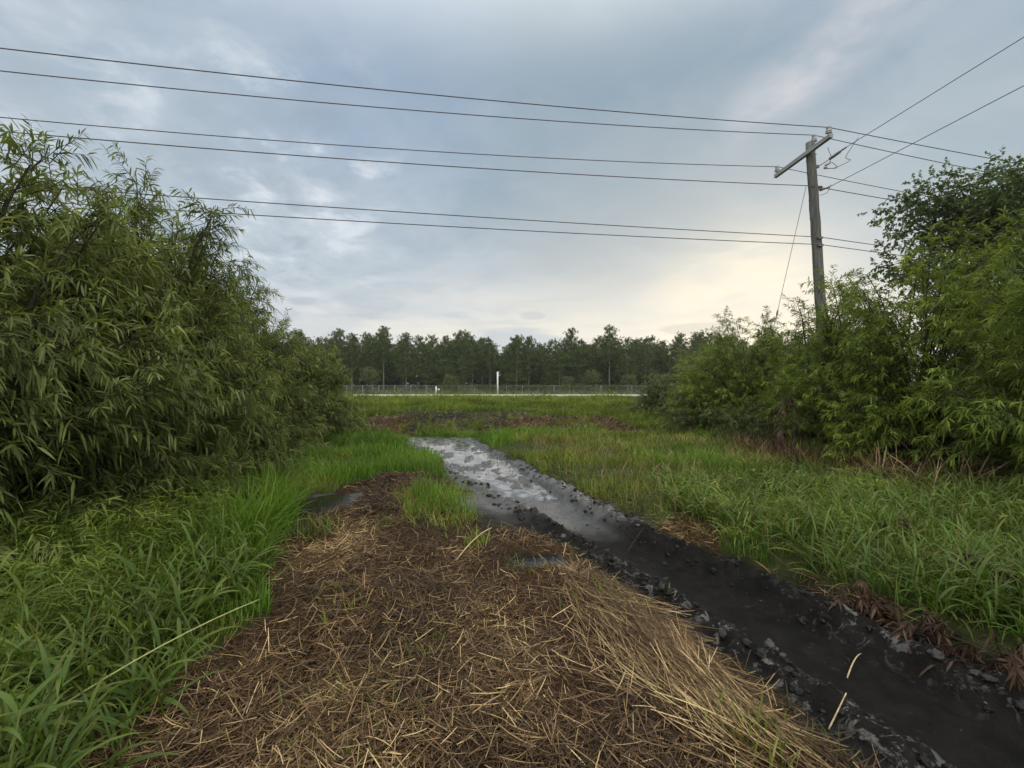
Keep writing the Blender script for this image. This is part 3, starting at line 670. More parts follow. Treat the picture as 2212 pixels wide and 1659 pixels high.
# ------------------------------------------------------------------ shrubs
def leaf_block(P, D, droop, L, Wd, fold=False, upv=None, tint=None):
    """vectorised leaves; P base, D unit direction, droop downwards; returns V, faces, attr"""
    n = len(P); down = np.array([0, 0, -1.0])
    upv = np.array([0, 0, 1.0]) if upv is None else upv
    sd = np.cross(D, upv); sd /= np.linalg.norm(sd, axis=1)[:, None] + 1e-6
    ro = rng.normal(0, .6, n)[:, None]; nv = np.cross(sd, D)
    sd = sd * np.cos(ro) + nv * np.sin(ro); nv = np.cross(sd, D)
    L = L[:, None]; Wd = Wd[:, None]; droop = droop[:, None]
    at = lambda s: P + D * L * s + down * droop * L * s * s
    p0, p1, p2, p3 = at(0), at(.32), at(.70), at(1.0)
    tint = rng.random(n) if tint is None else tint
    A1 = np.stack([tint, np.zeros(n), rng.random(n), np.ones(n)], -1)
    if not fold:
        V = np.stack([p0, p1 - sd * Wd * .5, p1 + sd * Wd * .5, p2 - sd * Wd * .38, p2 + sd * Wd * .38, p3], 1)
        b = np.arange(n) * 6
        f3 = np.concatenate([np.stack([b, b + 2, b + 1], -1), np.stack([b + 3, b + 4, b + 5], -1)])
        f4 = np.stack([b + 1, b + 2, b + 4, b + 3], -1)
        return V.reshape(-1, 3), [f3, f4], np.repeat(A1, 6, 0)
    dn = nv * Wd * .14
    V = np.stack([p0, p1 - sd * Wd * .5 + dn, p1, p1 + sd * Wd * .5 + dn, p2 - sd * Wd * .36 + dn, p2, p2 + sd * Wd * .36 + dn, p3], 1)
    b = np.arange(n) * 8
    f3 = np.concatenate([np.stack([b, b + 2, b + 1], -1), np.stack([b, b + 3, b + 2], -1), np.stack([b + 4, b + 5, b + 7], -1), np.stack([b + 5, b + 6, b + 7], -1)])
    f4 = np.concatenate([np.stack([b + 1, b + 2, b + 5, b + 4], -1), np.stack([b + 2, b + 3, b + 6, b + 5], -1)])
    return V.reshape(-1, 3), [f3, f4], np.repeat(A1, 8, 0)
def sprays(P, D, Ls, nl, leafL, leafW, droop=.35, twigdroop=.25, spread_=.9, fold=False, tintb=None, mb=None, tw=None, whorl=0.0):
    """P,D: twig base and direction; nl leaves on each"""
    n = len(P); down = np.array([0, 0, -1.0])
    t = np.linspace(.12, 1.0, nl)[None] + rng.uniform(-.02, .02, (n, nl))
    if whorl: t = 1 - (1 - t) ** (1 + whorl)
    Q = P[:, None] + D[:, None] * (Ls[:, None] * t)[..., None] + down * (twigdroop * Ls[:, None] * t * t)[..., None]
    Dt = D[:, None] + down * (2 * twigdroop * t)[..., None]; Dt /= np.linalg.norm(Dt, axis=-1)[..., None]
    rv = rng.normal(0, 1, (n, nl, 3)); sv_ = np.cross(Dt, rv); sv_ /= np.linalg.norm(sv_, axis=-1)[..., None] + 1e-6
    ang = rng.uniform(.5, 1.15, (n, nl))[..., None] * spread_
    Dl = Dt * np.cos(ang) + sv_ * np.sin(ang) + down * .22
    Dl /= np.linalg.norm(Dl, axis=-1)[..., None]
    m = n * nl
    LL = rng.uniform(.7, 1.15, m) * leafL; WW = LL / leafL * leafW * rng.uniform(.8, 1.15, m)
    tb = rng.random(n) if tintb is None else tintb
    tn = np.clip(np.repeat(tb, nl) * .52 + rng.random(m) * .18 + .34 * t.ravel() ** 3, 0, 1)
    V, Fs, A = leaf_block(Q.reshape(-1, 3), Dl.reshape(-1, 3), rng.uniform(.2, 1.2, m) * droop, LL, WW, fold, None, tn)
    mb.add(V, Fs, A)
    if tw is not None:
        ts = np.array([0, .5, 1.0])
        C = P[:, None] + D[:, None] * (Ls[:, None] * ts)[..., None] + down * (twigdroop * Ls[:, None] * ts * ts)[..., None]
        th_ = np.array([0, 2.094, 4.189]); a1 = np.cross(D, [0.3, .2, 1]); a1 /= np.linalg.norm(a1, axis=1)[:, None]; a2 = np.cross(D, a1)
        rr = np.array([.0045, .003, .0012])
        Vt = C[:, :, None] + rr[None, :, None, None] * (np.cos(th_)[None, None, :, None] * a1[:, None, None] + np.sin(th_)[None, None, :, None] * a2[:, None, None])
        b = (np.arange(n)[:, None, None] * 9 + np.arange(2)[None, :, None] * 3); j = np.arange(3)[None, None]; j2 = (j + 1) % 3
        q = np.stack([b + j, b + j2, b + 3 + j2, b + 3 + j], -1).reshape(-1, 4)
        tw.add(Vt.reshape(-1, 3), [q])
def shrub_mesh(seed, rx, ry, H, nlimb, per, nl, leafL, leafW, fold=False, low=.12, Ls=(.3, .6), droop=.35, twigdroop=.25, nst=7, whorl=0.0, stemr=.022, lean=(0, 0), rrange=(.66, 1.08), zb=.15):
    global rng
    keep = rng; rng = np.random.default_rng(seed)
    fol, stm = MB(), MB()
    bases = np.stack([rng.normal(0, rx * .16, nst), rng.normal(0, ry * .16, nst), np.full(nst, -.12)], -1)
    for k in range(nlimb):
        az = rng.uniform(0, 6.283); el = math.asin(rng.uniform(low, 1.0) ** .9)
        rr = rng.uniform(*rrange) * (1 + .22 * math.sin(az * 2 + seed) * math.cos(el))
        e = np.array([rx * math.cos(el) * math.cos(az) * rr + lean[0], ry * math.cos(el) * math.sin(az) * rr + lean[1], H * math.sin(el) * rr])
        e[2] = max(min(e[2], H * 1.0), .25)
        b = bases[k % nst]
        ts = np.linspace(0, 1, 7)[:, None]
        mid = np.array([b[0] * .5 + e[0] * .25, b[1] * .5 + e[1] * .25, max(e[2] * .72, .35)])
        C = (1 - ts) ** 2 * b + 2 * ts * (1 - ts) * mid + ts ** 2 * e + rng.normal(0, .025, (7, 3)) * ts
        stm.tube(C, np.linspace(stemr * rng.uniform(.7, 1.2), .005, 7), 5, False)
        m = int(per * rng.uniform(.65, 1.4))
        tt = rng.uniform(.42, 1.02, m) ** .8
        ii = np.clip(tt * 6, 0, 5.999); i0 = ii.astype(int); fr = (ii - i0)[:, None]
        Pp = C[i0] * (1 - fr) + C[i0 + 1] * fr + rng.normal(0, .05, (m, 3))
        ld = C[-1] - C[3]; ld /= np.linalg.norm(ld)
        D = ld * rng.uniform(.3, 1.0, (m, 1)) + rng.normal(0, .70, (m, 3)) + np.array([e[0] / rx, e[1] / ry, zb]) * .45
        D[:, 2] = np.maximum(D[:, 2], -.35)
        D /= np.linalg.norm(D, axis=1)[:, None]
        tb = np.clip(rng.beta(2, 2.6) * .7 + rng.random(m) * .35 + .0, 0, 1)
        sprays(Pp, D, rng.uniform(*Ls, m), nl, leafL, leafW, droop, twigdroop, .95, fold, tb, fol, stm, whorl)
    rng = keep
    return fol.mesh('foliage'), stm.mesh('stems')
def shrub(name, fm, sm, lm, stemm, loc, label, cat, group=None, rz=0.0, sc=1.0):
    r = empty(name, (loc[0], loc[1], hz1(loc[0], loc[1])), label, cat, group, rz)
    r.scale = (sc, sc, sc) if np.isscalar(sc) else sc
    for me, nm, mt in ((fm, 'foliage', lm), (sm, 'branches', stemm)):
        o = bpy.data.objects.new(nm, me); COL.objects.link(o); o.parent = r
        if not me.materials: me.materials.append(mt)
    return r
# left row: willow-like shrubs with long drooping leaves
fA, sA = shrub_mesh(101, 1.6, 1.6, 3.55, 125, 30, 22, .115, .0165, True, .05, (.26, .50), .40, .22, 9, rrange=(.70, 1.02), zb=-.02)
fB, sB = shrub_mesh(202, 1.65, 1.65, 3.4, 118, 28, 20, .115, .0185, False, .04, (.26, .50), .40, .22, 9, rrange=(.70, 1.02), zb=-.02)
fC, sC = shrub_mesh(303, 1.75, 1.75, 3.0, 104, 22, 18, .13, .023, False, .02, (.26, .50), .40, .22, 9, rrange=(.72, 1.0), zb=-.02)
GL = 'willow shrubs along the left side'
LS = [(fA, sA, (-4.5, 3.3), .3, (1, 1, 1.14), 'tall dense willow shrub nearest the viewer, cut by the left edge of the photo'),
      (fA, sA, (-4.65, 5.2), 2.4, (1, 1, 1.17), 'tall rounded willow shrub beside the dark pool, behind the bright green grass tuft'),
      (fB, sB, (-5.15, 7.0), 1.1, (1, 1, 1.18), 'willow shrub whose right edge stands out against the sky below the lowest wires'),
      (fB, sB, (-6.0, 9.2), 3.9, (1, 1, 1.0), 'willow shrub fourth along the left row, lower than the tall ones nearer the viewer'),
      (fC, sC, (-6.3, 11.6), .6, (1, 1, 1.03), 'lower willow shrub fifth along the left row, leafing in feathery tips'),
      (fC, sC, (-6.55, 13.8), 2.9, (1, 1, .86), 'low willow shrub at the far end of the left row, beside the bank'),
      (fB, sB, (-7.4, 4.4), 5.0, (1.1, 1.1, 1.22), 'willow shrub of the rear row behind the tall left shrubs'),
      (fB, sB, (-8.0, 7.6), 2.0, (1.1, 1.1, 1.05), 'willow shrub of the rear row behind the middle left shrubs'),
      (fC, sC, (-9.3, 12.2), 1.5, (1.1, 1.1, 1.0), 'willow shrub of the rear row behind the far left shrubs')]
for (fm, sm, loc, rz, sc, lab) in LS:
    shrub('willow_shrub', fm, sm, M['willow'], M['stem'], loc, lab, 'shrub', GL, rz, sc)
# right row: lighter green shrubs
fD, sD = shrub_mesh(404, 1.7, 1.7, 4.3, 100, 22, 22, .125, .019, True, .06, (.28, .55), .4, .16, 8, .7, .026)
fE, sE = shrub_mesh(505, 1.8, 1.75, 4.1, 92, 21, 20, .125, .021, False, .08, (.28, .55), .4, .16, 8, .7, .024)
fG, sG = shrub_mesh(606, 1.2, 1.2, 1.5, 36, 18, 18, .10, .018, False, .02, (.25, .45), .4, .25, 6)
GR = 'light green shrubs along the right side'
RS = [(fD, sD, (7.75, 5.35), .4, (1.05, 1.05, 1.0), 'tall light green shrub at the right edge, above the dead reeds'),
      (fD, sD, (7.5, 7.8), 2.2, (1.05, 1.05, .96), 'tall light green shrub with dark bare stems showing through its middle'),
      (fE, sE, (7.7, 10.3), 1.3, (1, 1, .96), 'light green shrub standing right in front of the utility pole'),
      (fE, sE, (7.3, 13.3), 3.3, (.95, .95, .90), 'light green shrub left of the utility pole, its twigs spiky against the sky'),
      (fE, sE, (7.5, 16.2), 5.1, (1, 1, .68), 'low light green shrub stepping down from the pole towards the road'),
      (fE, sE, (11.6, 9.6), 4.3, (1.1, 1.1, 1.2), 'tall shrub of the rear right row below the dark leaved tree'),
      (fE, sE, (10.6, 6.6), .9, (1.1, 1.1, 1.12), 'tall shrub of the rear right row cut by the right edge of the photo'),
      (fE, sE, (11.4, 14.5), 2.9, (1.1, 1.1, 1.0), 'shrub of the rear right row behind the utility pole')]
for (fm, sm, loc, rz, sc, lab) in RS:
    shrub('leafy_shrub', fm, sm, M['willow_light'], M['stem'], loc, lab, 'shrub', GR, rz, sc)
SC = [((5.9, 13.2), .3, 1.0, 'grey green low bush left of the red leaved stems'), ((6.6, 18.8), 1.3, 1.15, 'low bush on the bank where the road disappears'),
      ((8.8, 21.5), 2.3, 1.5, 'rounded bush at the top of the bank in front of the road'), ((6.2, 11.4), 4.0, .75, 'small low bush at the grass edge beneath the light green shrubs'),
      ((9.5, 18.5), 5.0, 1.5, 'bush on the bank filling the gap behind the low light green shrub'), ((-8.2, 16.5), 1.0, 1.3, 'low bush on the bank behind the end of the left row')]
for (loc, rz, sc, lab) in SC:
    shrub('low_bush', fG, sG, M['scrub'], M['stem'], loc, lab, 'bush', 'low bushes at the foot of the bank', rz, sc)

# broad-leaved dark tree behind the right row
def tree_mesh(seed, H, spreadr, nclump, per, nl, leafL, leafW):
    global rng
    keep = rng; rng = np.random.default_rng(seed)
    fol, tr = MB(), MB()
    ts = np.linspace(0, 1, 9)[:, None]
    T = np.concatenate([.25 * np.sin(ts * 3 + seed), .2 * np.cos(ts * 2.3 + seed), ts * H * .86 - .15], 1)
    tr.tube(T, np.linspace(.12, .03, 9), 9, False)
    for k in range(nclump):
        f = rng.uniform(.42, 1.0); i0 = min(int(f * 8), 7)
        az = rng.uniform(0, 6.283); out_ = spreadr * (1.15 - .55 * abs(f - .55)) * rng.uniform(.4, 1.0)
        e = T[i0] + np.array([math.cos(az) * out_, math.sin(az) * out_, rng.uniform(.1, .17) * H * (1.1 - .3 * f)])
        mid = (T[i0] + e) / 2 + np.array([0, 0, .25])
        t6 = np.linspace(0, 1, 6)[:, None]; C = (1 - t6) ** 2 * T[i0] + 2 * t6 * (1 - t6) * mid + t6 ** 2 * e
        tr.tube(C, np.linspace(.035, .006, 6), 5, False)
        m = int(per * rng.uniform(.6, 1.4)); P = e + np.clip(rng.normal(0, 1, (m, 3)), -1.7, 1.7) * np.array([.30, .30, .24])
        lo = rng.random(m) < .3; P[lo] = C[rng.integers(2, 6, lo.sum())] + rng.normal(0, .14, (lo.sum(), 3))
        D = (P - e) + rng.normal(0, .25, (m, 3)) + np.array([0, 0, .1]); D /= np.linalg.norm(D, axis=1)[:, None]
        sprays(P, D, rng.uniform(.18, .34, m), nl, leafL, leafW, .3, .15, 1.0, False, np.clip(rng.random(m), 0, 1), fol, tr)
    rng = keep
    return fol.mesh('crown'), tr.mesh('trunk')
def tree(name, fm, tm, lm, bm, loc, label, cat, group=None, rz=0.0, sc=1.0):
    r = empty(name, (loc[0], loc[1], hz1(loc[0], loc[1])), label, cat, group, rz); r.scale = (sc, sc, sc) if np.isscalar(sc) else sc
    for me, nm, mt in ((fm, 'crown', lm), (tm, 'trunk', bm)):
        o = bpy.data.objects.new(nm, me); COL.objects.link(o); o.parent = r
        if not me.materials: me.materials.append(mt)
    return r
fT, tT = tree_mesh(7, 8.2, 2.0, 66, 46, 13, .085, .055)
tree('broadleaf_tree', fT, tT, M['broad'], M['bark'], (13.3, 12.6), 'dark broad leaved tree rising above the right hand shrubs, right of the pole', 'tree', None, .4)
tree('broadleaf_tree', fT, tT, M['broad'], M['bark'], (14.1, 11.2), 'dark broad leaved tree at the right edge, highest foliage on that side', 'tree', None, 2.9, (1.05, 1.05, 1.02))
fT2, tT2 = tree_mesh(19, 4.6, 1.7, 40, 22, 10, .10, .055)
tree('broadleaf_tree', fT2, tT2, M['scrub'], M['bark'], (16.5, 38.5), 'rounded mid green tree beyond the road just left of the right shrubs', 'tree', None, .7, 1.0)
tree('broadleaf_tree', fT2, tT2, M['scrub'], M['bark'], (20.5, 40.5), 'rounded green tree beyond the road showing over the low right shrubs', 'tree', None, 2.0, 1.25)

# ------------------------------------------------------------------ weeds: feathery lime growth on the left
mb = MB(); tw = MB()
x, y = scatter(1500, -4.6, -1.7, 1.7, 5.0)
k = (x < np.interp(y, [1.9, 3, 4, 5], [-2.25, -2.5, -2.7, -3.1]) + .25 * fbm(x, y, 9)); x, y = x[k], y[k]; n = len(x)
P = stand(x, y); D = np.stack([rng.normal(0, .25, n), rng.normal(0, .25, n), np.ones(n)], -1); D /= np.linalg.norm(D, axis=1)[:, None]
sprays(P, D, rng.uniform(.22, .80, n), 36, .10, .007, .5, .12, 1.1, False, rng.random(n), mb, tw, .6)
n0 = len(mb.V)
o = link('weeds', mb.mesh('weeds'), M['lime']); tag(o, 'feathery yellow green weeds under the left shrubs', 'weeds', kind='stuff')
mbr = MB(); n = 620
y = rng.uniform(2.6, 6.5, n); x = np.interp(y, TY, TX) + np.interp(y, TY, TW) + .8 + rng.random(n) ** .7 * 3.0
k = fbm(x * 1.1, y * 1.1, 151) > .10; x, y = x[k], y[k]; n = len(x)
D = np.stack([rng.normal(0, .4, n), rng.normal(0, .4, n), np.ones(n)], -1); D /= np.linalg.norm(D, axis=1)[:, None]
sprays(stand(x, y), D, rng.uniform(.16, .46, n), 20, .09, .015, .5, .15, 1.0, False, rng.random(n), mbr, None, .4)
tag(link('bank_weeds', mbr.mesh('bank_weeds'), M['lime']), 'leafy lime green weeds in the grass right of the track', 'weeds', kind='stuff')

# bright green tall tuft in front of the left shrubs and smaller tufts
def tuft(loc, n, Lr, Wr, matk, label, spread_=.12, name='grass_tuft', group=None, tilt=(.02, .6), bend=(.1, 1.1)):
    P = np.stack([rng.normal(0, spread_, n).clip(-1.6 * spread_, 1.6 * spread_), rng.normal(0, spread_, n).clip(-1.6 * spread_, 1.6 * spread_), np.full(n, -.02)], -1)
    V, q, A = ribbons(P, rng.uniform(0, 6.283, n), rng.uniform(*tilt, n), rng.uniform(*bend, n), rng.uniform(*Lr, n), rng.uniform(*Wr, n), 5, rng.normal(0, .3, n), None, np.array([.5, .9, 1, .8, .5, .03]))
    o = link(name, mesh_np(name, V, [q], A), M[matk]); o.location = (loc[0], loc[1], hz1(*loc))
    return tag(o, label, 'grass tuft', group)
tuft((-3.05, 4.75), 190, (.35, .75), (.010, .018), 'lush', 'tall bright green grass tuft at the foot of the left shrubs', .20)
tuft(inv(1030, 1195), 60, (.10, .24), (.008, .014), 'grass', 'small pale green grass tuft between the straw and the muddy track', .07)
tuft(inv(680, 1170), 110, (.12, .30), (.006, .012), 'bluegrass', 'green grass tuft in front of the dark pool on the left', .15)
tuft(inv(1510, 1015), 260, (.18, .42), (.008, .014), 'lush', 'rounded deep green grass clump in the middle of the right verge', .26)
tuft(inv(835, 1150), 40, (.08, .18), (.006, .012), 'bluegrass', 'small tuft left of the green patch on the straw', .06)
tuft(inv(1620, 1640), 60, (.10, .22), (.006, .011), 'grass', 'green tuft sprouting from the straw at the bottom of the photo', .10)
def seedling(px, py, n, Lr, label, rz=0):
    return tuft(inv(px, py), n, Lr, (.010, .016), 'grass', label, .012, 'grass_seedling', 'seedlings sprouting through the straw', (.05, .9), (.1, .9))
seedling(712, 1385, 5, (.08, .19), 'upright grass seedling alone on the brown straw left of centre')
seedling(965, 1470, 4, (.05, .10), 'short bluish seedling near the middle of the straw')
seedling(1290, 1275, 5, (.06, .12), 'thin yellow green seedling beside the straw puddle')
seedling(1130, 1575, 5, (.05, .11), 'flat leaved seedling low in the straw at the bottom')
seedling(300, 1585, 5, (.06, .12), 'seedling at the edge of the broad grass, bottom left')
seedling(1440, 1300, 7, (.06, .14), 'feathery seedling next to the pale combed straw')

# long pale stalks
def stalk(a, b, rad, matk, label, sag=.0, name='grass_stalk', cat='stalk'):
    a = np.array(a); b = np.array(b); t_ = np.linspace(0, 1, 9)[:, None]
    C = a * (1 - t_) + b * t_; C[:, 2] += sag * 4 * (t_ * (1 - t_))[:, 0]
    c0 = C[0].copy(); mb = MB(); mb.tube(C - c0, np.linspace(rad, rad * .6, 9), 6)
    if name == 'grass_stalk':
        for k in (3, 5, 7): mb.tube([(C - c0)[k] - (C[1] - C[0]) * .02, (C - c0)[k] + (C[1] - C[0]) * .02], rad * 1.35, 6)
    o = link(name, mb.mesh(name, True), M[matk]); o.location = c0; return tag(o, label, cat)
M['palestalk'] = simple('pale_stalk', (.16, .19, .06), (.26, .27, .10), 30, .5, .4)
M['drystalk'] = simple('dry_stalk', (.30, .23, .12), (.48, .39, .23), 30, .6, .3)
stalk(pix(95, 1550, 1.62), pix(560, 1295, 1.95), .0042, 'palestalk', 'long pale green grass stalk leaning diagonally over the broad grass', .03)
stalk((*inv(1790, 1580), hz1(*inv(1790, 1580))), pix(1828, 1497, 2.02), .0040, 'drystalk', 'single dry straw stalk standing up beside the mud rut')
stalk((*inv(985, 1230), hz1(*inv(985, 1230)) + .02), pix(1062, 1140, 4.0), .006, 'drystalk', 'dry bent stalk by the small pale tuft', .04)
# twigs lying in the mud
for (p, q_, lab) in [((1440, 1090), (1475, 1150), 'short curved twig stuck in the upper part of the black rut'), ((1355, 1180), (1400, 1150), 'forked twig lying across the black rut'), ((1830, 1440), (1860, 1395), 'small pale twig on the black mud near the right')]:
    a = (*inv(*p), hz1(*inv(*p)) + .012); b = (*inv(*q_), hz1(*inv(*q_)) + .03)
    stalk(a, b, .004, 'drystalk' if 'pale' in lab else 'stem', lab, .03, 'twig', 'twig')

# dead things on the right
def dead_clump(loc, n, Ls, label, z=.0):
    mb = MB(); D = rng.normal(0, .7, (n, 3)) + [0, 0, .35]; D /= np.linalg.norm(D, axis=1)[:, None]
    P = rng.normal(0, .05, (n, 3)); P[:, 2] = np.abs(P[:, 2]) + z
    sprays(P, D, rng.uniform(*Ls, n), 18, .075, .013, .8, .6, 1.0, False, rng.random(n), mb, mb)
    o = link('dead_branch', mb.mesh('dead_branch'), M['deadleaf']); o.location = (loc[0], loc[1], hz1(*loc))
    return tag(o, label, 'dead branch', 'withered brown leafy branches on the right bank')
dead_clump(inv(1870, 1330), 22, (.12, .26), 'withered red brown leaf clump hanging over the right edge of the mud', .06)
dead_clump(inv(1990, 1390), 20, (.12, .26), 'withered brown leaf clump just right of the red brown one at the mud edge', .05)
dead_clump(inv(1945, 1195), 12, (.08, .16), 'small rusty leaf clump alone in the coarse grass, uppermost on the bank', .12)
dead_clump(inv(2150, 1330), 26, (.14, .30), 'withered brown leaf clump at the right edge of the photo', .12)
dead_clump(inv(2180, 1480), 20, (.12, .26), 'brown dead leaf clump lowest on the right bank', .05)
# red leaved bare sapling
def sapling(loc, ends, leafn, matk, label, name='dead_sapling', rad=.012):
    r = empty(name, (loc[0], loc[1], hz1(*loc)), label, 'sapling'); st_, fo = MB(), MB()
    for e in ends:
        e = np.array(e); t_ = np.linspace(0, 1, 8)[:, None]; C = t_ * e + np.sin(t_ * 5) * .04 * rng.normal(0, 1, 3) + np.array([0, 0, -.05]) * (1 - t_)
        st_.tube(C, np.linspace(rad, rad * .3, 8), 6)
        for kk in range(3):
            i_ = rng.integers(3, 7); e2 = C[i_] + rng.normal(0, .13, 3) + [0, 0, .1]
            st_.tube([C[i_], (C[i_] + e2) / 2 + rng.normal(0, .01, 3), e2], [rad * .4, rad * .3, rad * .2], 5)
        P = e + rng.normal(0, .07, (leafn, 3)); D = rng.normal(0, .6, (leafn, 3)); D /= np.linalg.norm(D, axis=1)[:, None]
        sprays(P, D, rng.uniform(.1, .22, leafn), 12, .085, .016, .8, .6, .9, False, rng.random(leafn), fo, st_)
    link('stem', st_.mesh('stem', True), M['stem'], r); link('foliage', fo.mesh('foliage'), M[matk], r); return r
b0 = inv(1735, 1045)
sapling(b0, [(-.30, .1, 1.0), (-.55, -.1, .72), (-.12, .15, 1.2)], 7, 'deadleaf', 'dead sapling with thin dark forked stems and hanging red leaves on the right verge')
b0 = (6.35, 17.2)
sapling(b0, [(.10, 0, 1.15), (-.22, .1, .95), (.30, .1, 1.05), (.02, -.1, .9)], 5, 'scrub', 'dark bent sapling with a thick stem on the bank, in front of the road', 'sapling', .05)
# dead reeds under the right shrubs
def reeds(loc, n, label, Lr=(.5, 1.1)):
    V, q, A = ribbons(np.stack([rng.normal(0, .22, n), rng.normal(0, .14, n), np.full(n, -.03)], -1), rng.uniform(0, 6.283, n), rng.uniform(.15, 1.0, n), rng.uniform(-.1, .9, n), rng.uniform(*Lr, n), rng.uniform(.010, .024, n), 5, rng.normal(0, .4, n), None, np.array([.9, 1, 1, .8, .6, .1]))
    o = link('dead_reeds', mesh_np('dead_reeds', V, [q], A), M['reed']); o.location = (loc[0], loc[1], hz1(*loc)); return tag(o, label, 'reeds')
reeds(inv(2040, 1075), 46, 'broken pale tan reeds standing in the dark hollow under the right shrubs')
reeds(inv(1900, 1045), 40, 'low fallen tan reeds left of the standing ones under the right shrubs', (.3, .7))
x, y = scatter(16000, 4.4, 8, 5.4, 11); k = (x > rightlim(y) - 1.3) & (x < rightlim(y) + 1.4) & (fbm(x * .8, y * .8, 161) > -.10); x, y = x[k], y[k]; n = len(x)
V, q, A = ribbons(stand(x, y), rng.uniform(0, 6.283, n), rng.uniform(.2, 1.5, n), rng.uniform(0, 1.2, n), rng.uniform(.15, .5, n), rng.uniform(.006, .012, n), 4, rng.normal(0, .4, n), np.clip(rng.beta(2, 3, n), 0, 1))
tag(link('dry_undergrowth', mesh_np('dry_undergrowth', V, [q], A), M['straw']), 'dry brown undergrowth in the shade at the foot of the right shrubs', 'undergrowth', kind='stuff')

# ------------------------------------------------------------------ utility pole
PY = 12.5
ptop = pix(1750, 308, PY); pbase = np.array([9.22, PY, hz1(9.22, PY)])
pr = empty('utility_pole', tuple(pbase), 'weathered wooden utility pole with a crossarm, rising behind the right shrubs', 'utility pole')
def child(name, mb, mk, parent=pr, smooth=True):
    o = link(name, mb.mesh(name, smooth), M[mk], parent); return o
ax = ptop - pbase; ul = ax / np.linalg.norm(ax)
def on_pole(z):                          # centre of the pole at world height z, in the pole's own frame
    return ax * ((z - pbase[2]) / ax[2])
t_ = np.linspace(-.04, 1, 24)[:, None]
mb = MB(); C = t_ * ax; C[1:-1] += rng.normal(0, .006, (22, 3)) * [1, 1, 0]; mb.tube(C, np.linspace(.158, .115, 24), 18); child('shaft', mb, 'polewood')
# crossarm runs along the viewing direction (Y)
arm_z = pix(1745, 333, PY)[2]; ac = on_pole(arm_z) + np.array([-.04, -.0, 0])
aR = pix(1808, 292, 11.5); aL = pix(1684, 381, 13.92)
a0 = aR - pbase; a1 = aL - pbase
a0[0] = a1[0] = on_pole(arm_z)[0] - .165 ; a0[0] += .02; zz = (a0[2] + a1[2]) / 2
# the arm is bolted to the pole's left face
dirv = a1 - a0; ln = np.linalg.norm(dirv)
mb = MB(); V0 = Vector(dirv).normalized(); Mq = V0.to_track_quat('Y', 'Z').to_matrix()
mb.box((a0 + a1) / 2, (.095, ln, .12), Mq); arm = child('crossarm', mb, 'armwood', pr, False)
bv = arm.modifiers.new('bevel', 'BEVEL'); bv.width = .008; bv.segments = 2
def insulator(c, h=.21, r=.078, name='insulator'):
    mb = MB(); mb.lathe(c, [(.02, -.02), (.022, .02), (r * .9, .03), (r, .05), (r * .78, .07), (r * .95, .085), (r, .10), (r * .75, .12), (r * .7, h * .8), (r * .85, h * .85), (r * .55, h * .93), (r * .7, h), (r * .3, h + .012)], 14)
    return child(name, mb, 'porcelain')
i1 = a0 + dirv / ln * .10 + [0, 0, .065]; i3 = a1 - dirv / ln * .10 + [0, 0, .065]
i2 = on_pole(ptop[2] - .02) + [.10, -.02, .0]
insulator(i1); insulator(i3); insulator(i2, .22)
mb = MB(); mb.box(i2 + [-.0, .0, -.13], (.03, .05, .30)); child('insulator_bracket', mb, 'hardware', pr, False)
# arm braces and bolts
mb = MB(); mb.tube([on_pole(arm_z) + [-.20, 0, 0], on_pole(arm_z) + [.16, 0, 0]], .014, 8); child('bolt', mb, 'hardware')
# dead-end string and cutout on the right
s0 = on_pole(pix(1766, 358, 12.4)[2]) + [.12, -.05, 0]
mb = MB(); mb.box(s0, (.10, .05, .08)); mb.tube([s0, s0 + [.09, -.03, .03]], .012, 6); child('eye_bracket', mb, 'hardware', pr, False)
def toward(px, py, Y): return pix(px, py, Y) - pbase
d0 = s0 + [.09, -.03, .03]; d1 = toward(1828, 318, 11.55)
mb = MB(); n_ = 7; mb.tube([d0, d0 * .6 + d1 * .4], .011, 6)
A_ = d0 * .62 + d1 * .38; B_ = d0 * .25 + d1 * .75
C = np.array([A_ * (1 - s) + B_ * s for s in np.linspace(0, 1, 15)]); mb.tube(C, [.022 if k % 2 else .045 for k in range(15)], 10); child('strain_insulator', mb, 'porcelain')
mb = MB(); mb.tube([B_, d1], .02, 8); child('dead_end_clamp', mb, 'hardware')
c0 = d0 * .62 + d1 * .38 + [.0, 0, -.05]; c1 = toward(1783, 355, 12.1) + [0, 0, -.05]
mb = MB(); mb.tube([A_, A_ + [.0, 0, -.12], c1 + [0, 0, .02]], .03, 8); mb.lathe(c1 + [0, 0, -.05], [(.02, -.03), (.045, -.02), (.045, .03), (.02, .05)], 10); child('fuse_cutout', mb, 'porcelain')
mb = MB(); P_ = [c1 + [0.02, 0, -.05], c1 + [.18, -.1, -.10], c1 + [.42, -.35, -.02], d1 * .9 + c1 * .1 + [.05, 0, -.2], d1 + [.10, -.28, .10]]
def smoothc(P, n=24):
    P = np.array(P); k = len(P); t0 = np.linspace(0, k - 1, n); out_ = []
    for t1 in t0:
        i_ = min(int(t1), k - 2); f = t1 - i_
        p0 = P[max(i_ - 1, 0)]; p1 = P[i_]; p2 = P[i_ + 1]; p3 = P[min(i_ + 2, k - 1)]
        out_.append(.5 * (2 * p1 + (p2 - p0) * f + (2 * p0 - 5 * p1 + 4 * p2 - p3) * f * f + (-p0 + 3 * p1 - 3 * p2 + p3) * f ** 3))
    return np.array(out_)
mb.tube(smoothc(P_), .007, 6); mb.tube(smoothc([A_ + [.05, 0, -.1], A_ + [.16, -.05, -.28], c1 + [.05, 0, -.07]]), .007, 6)
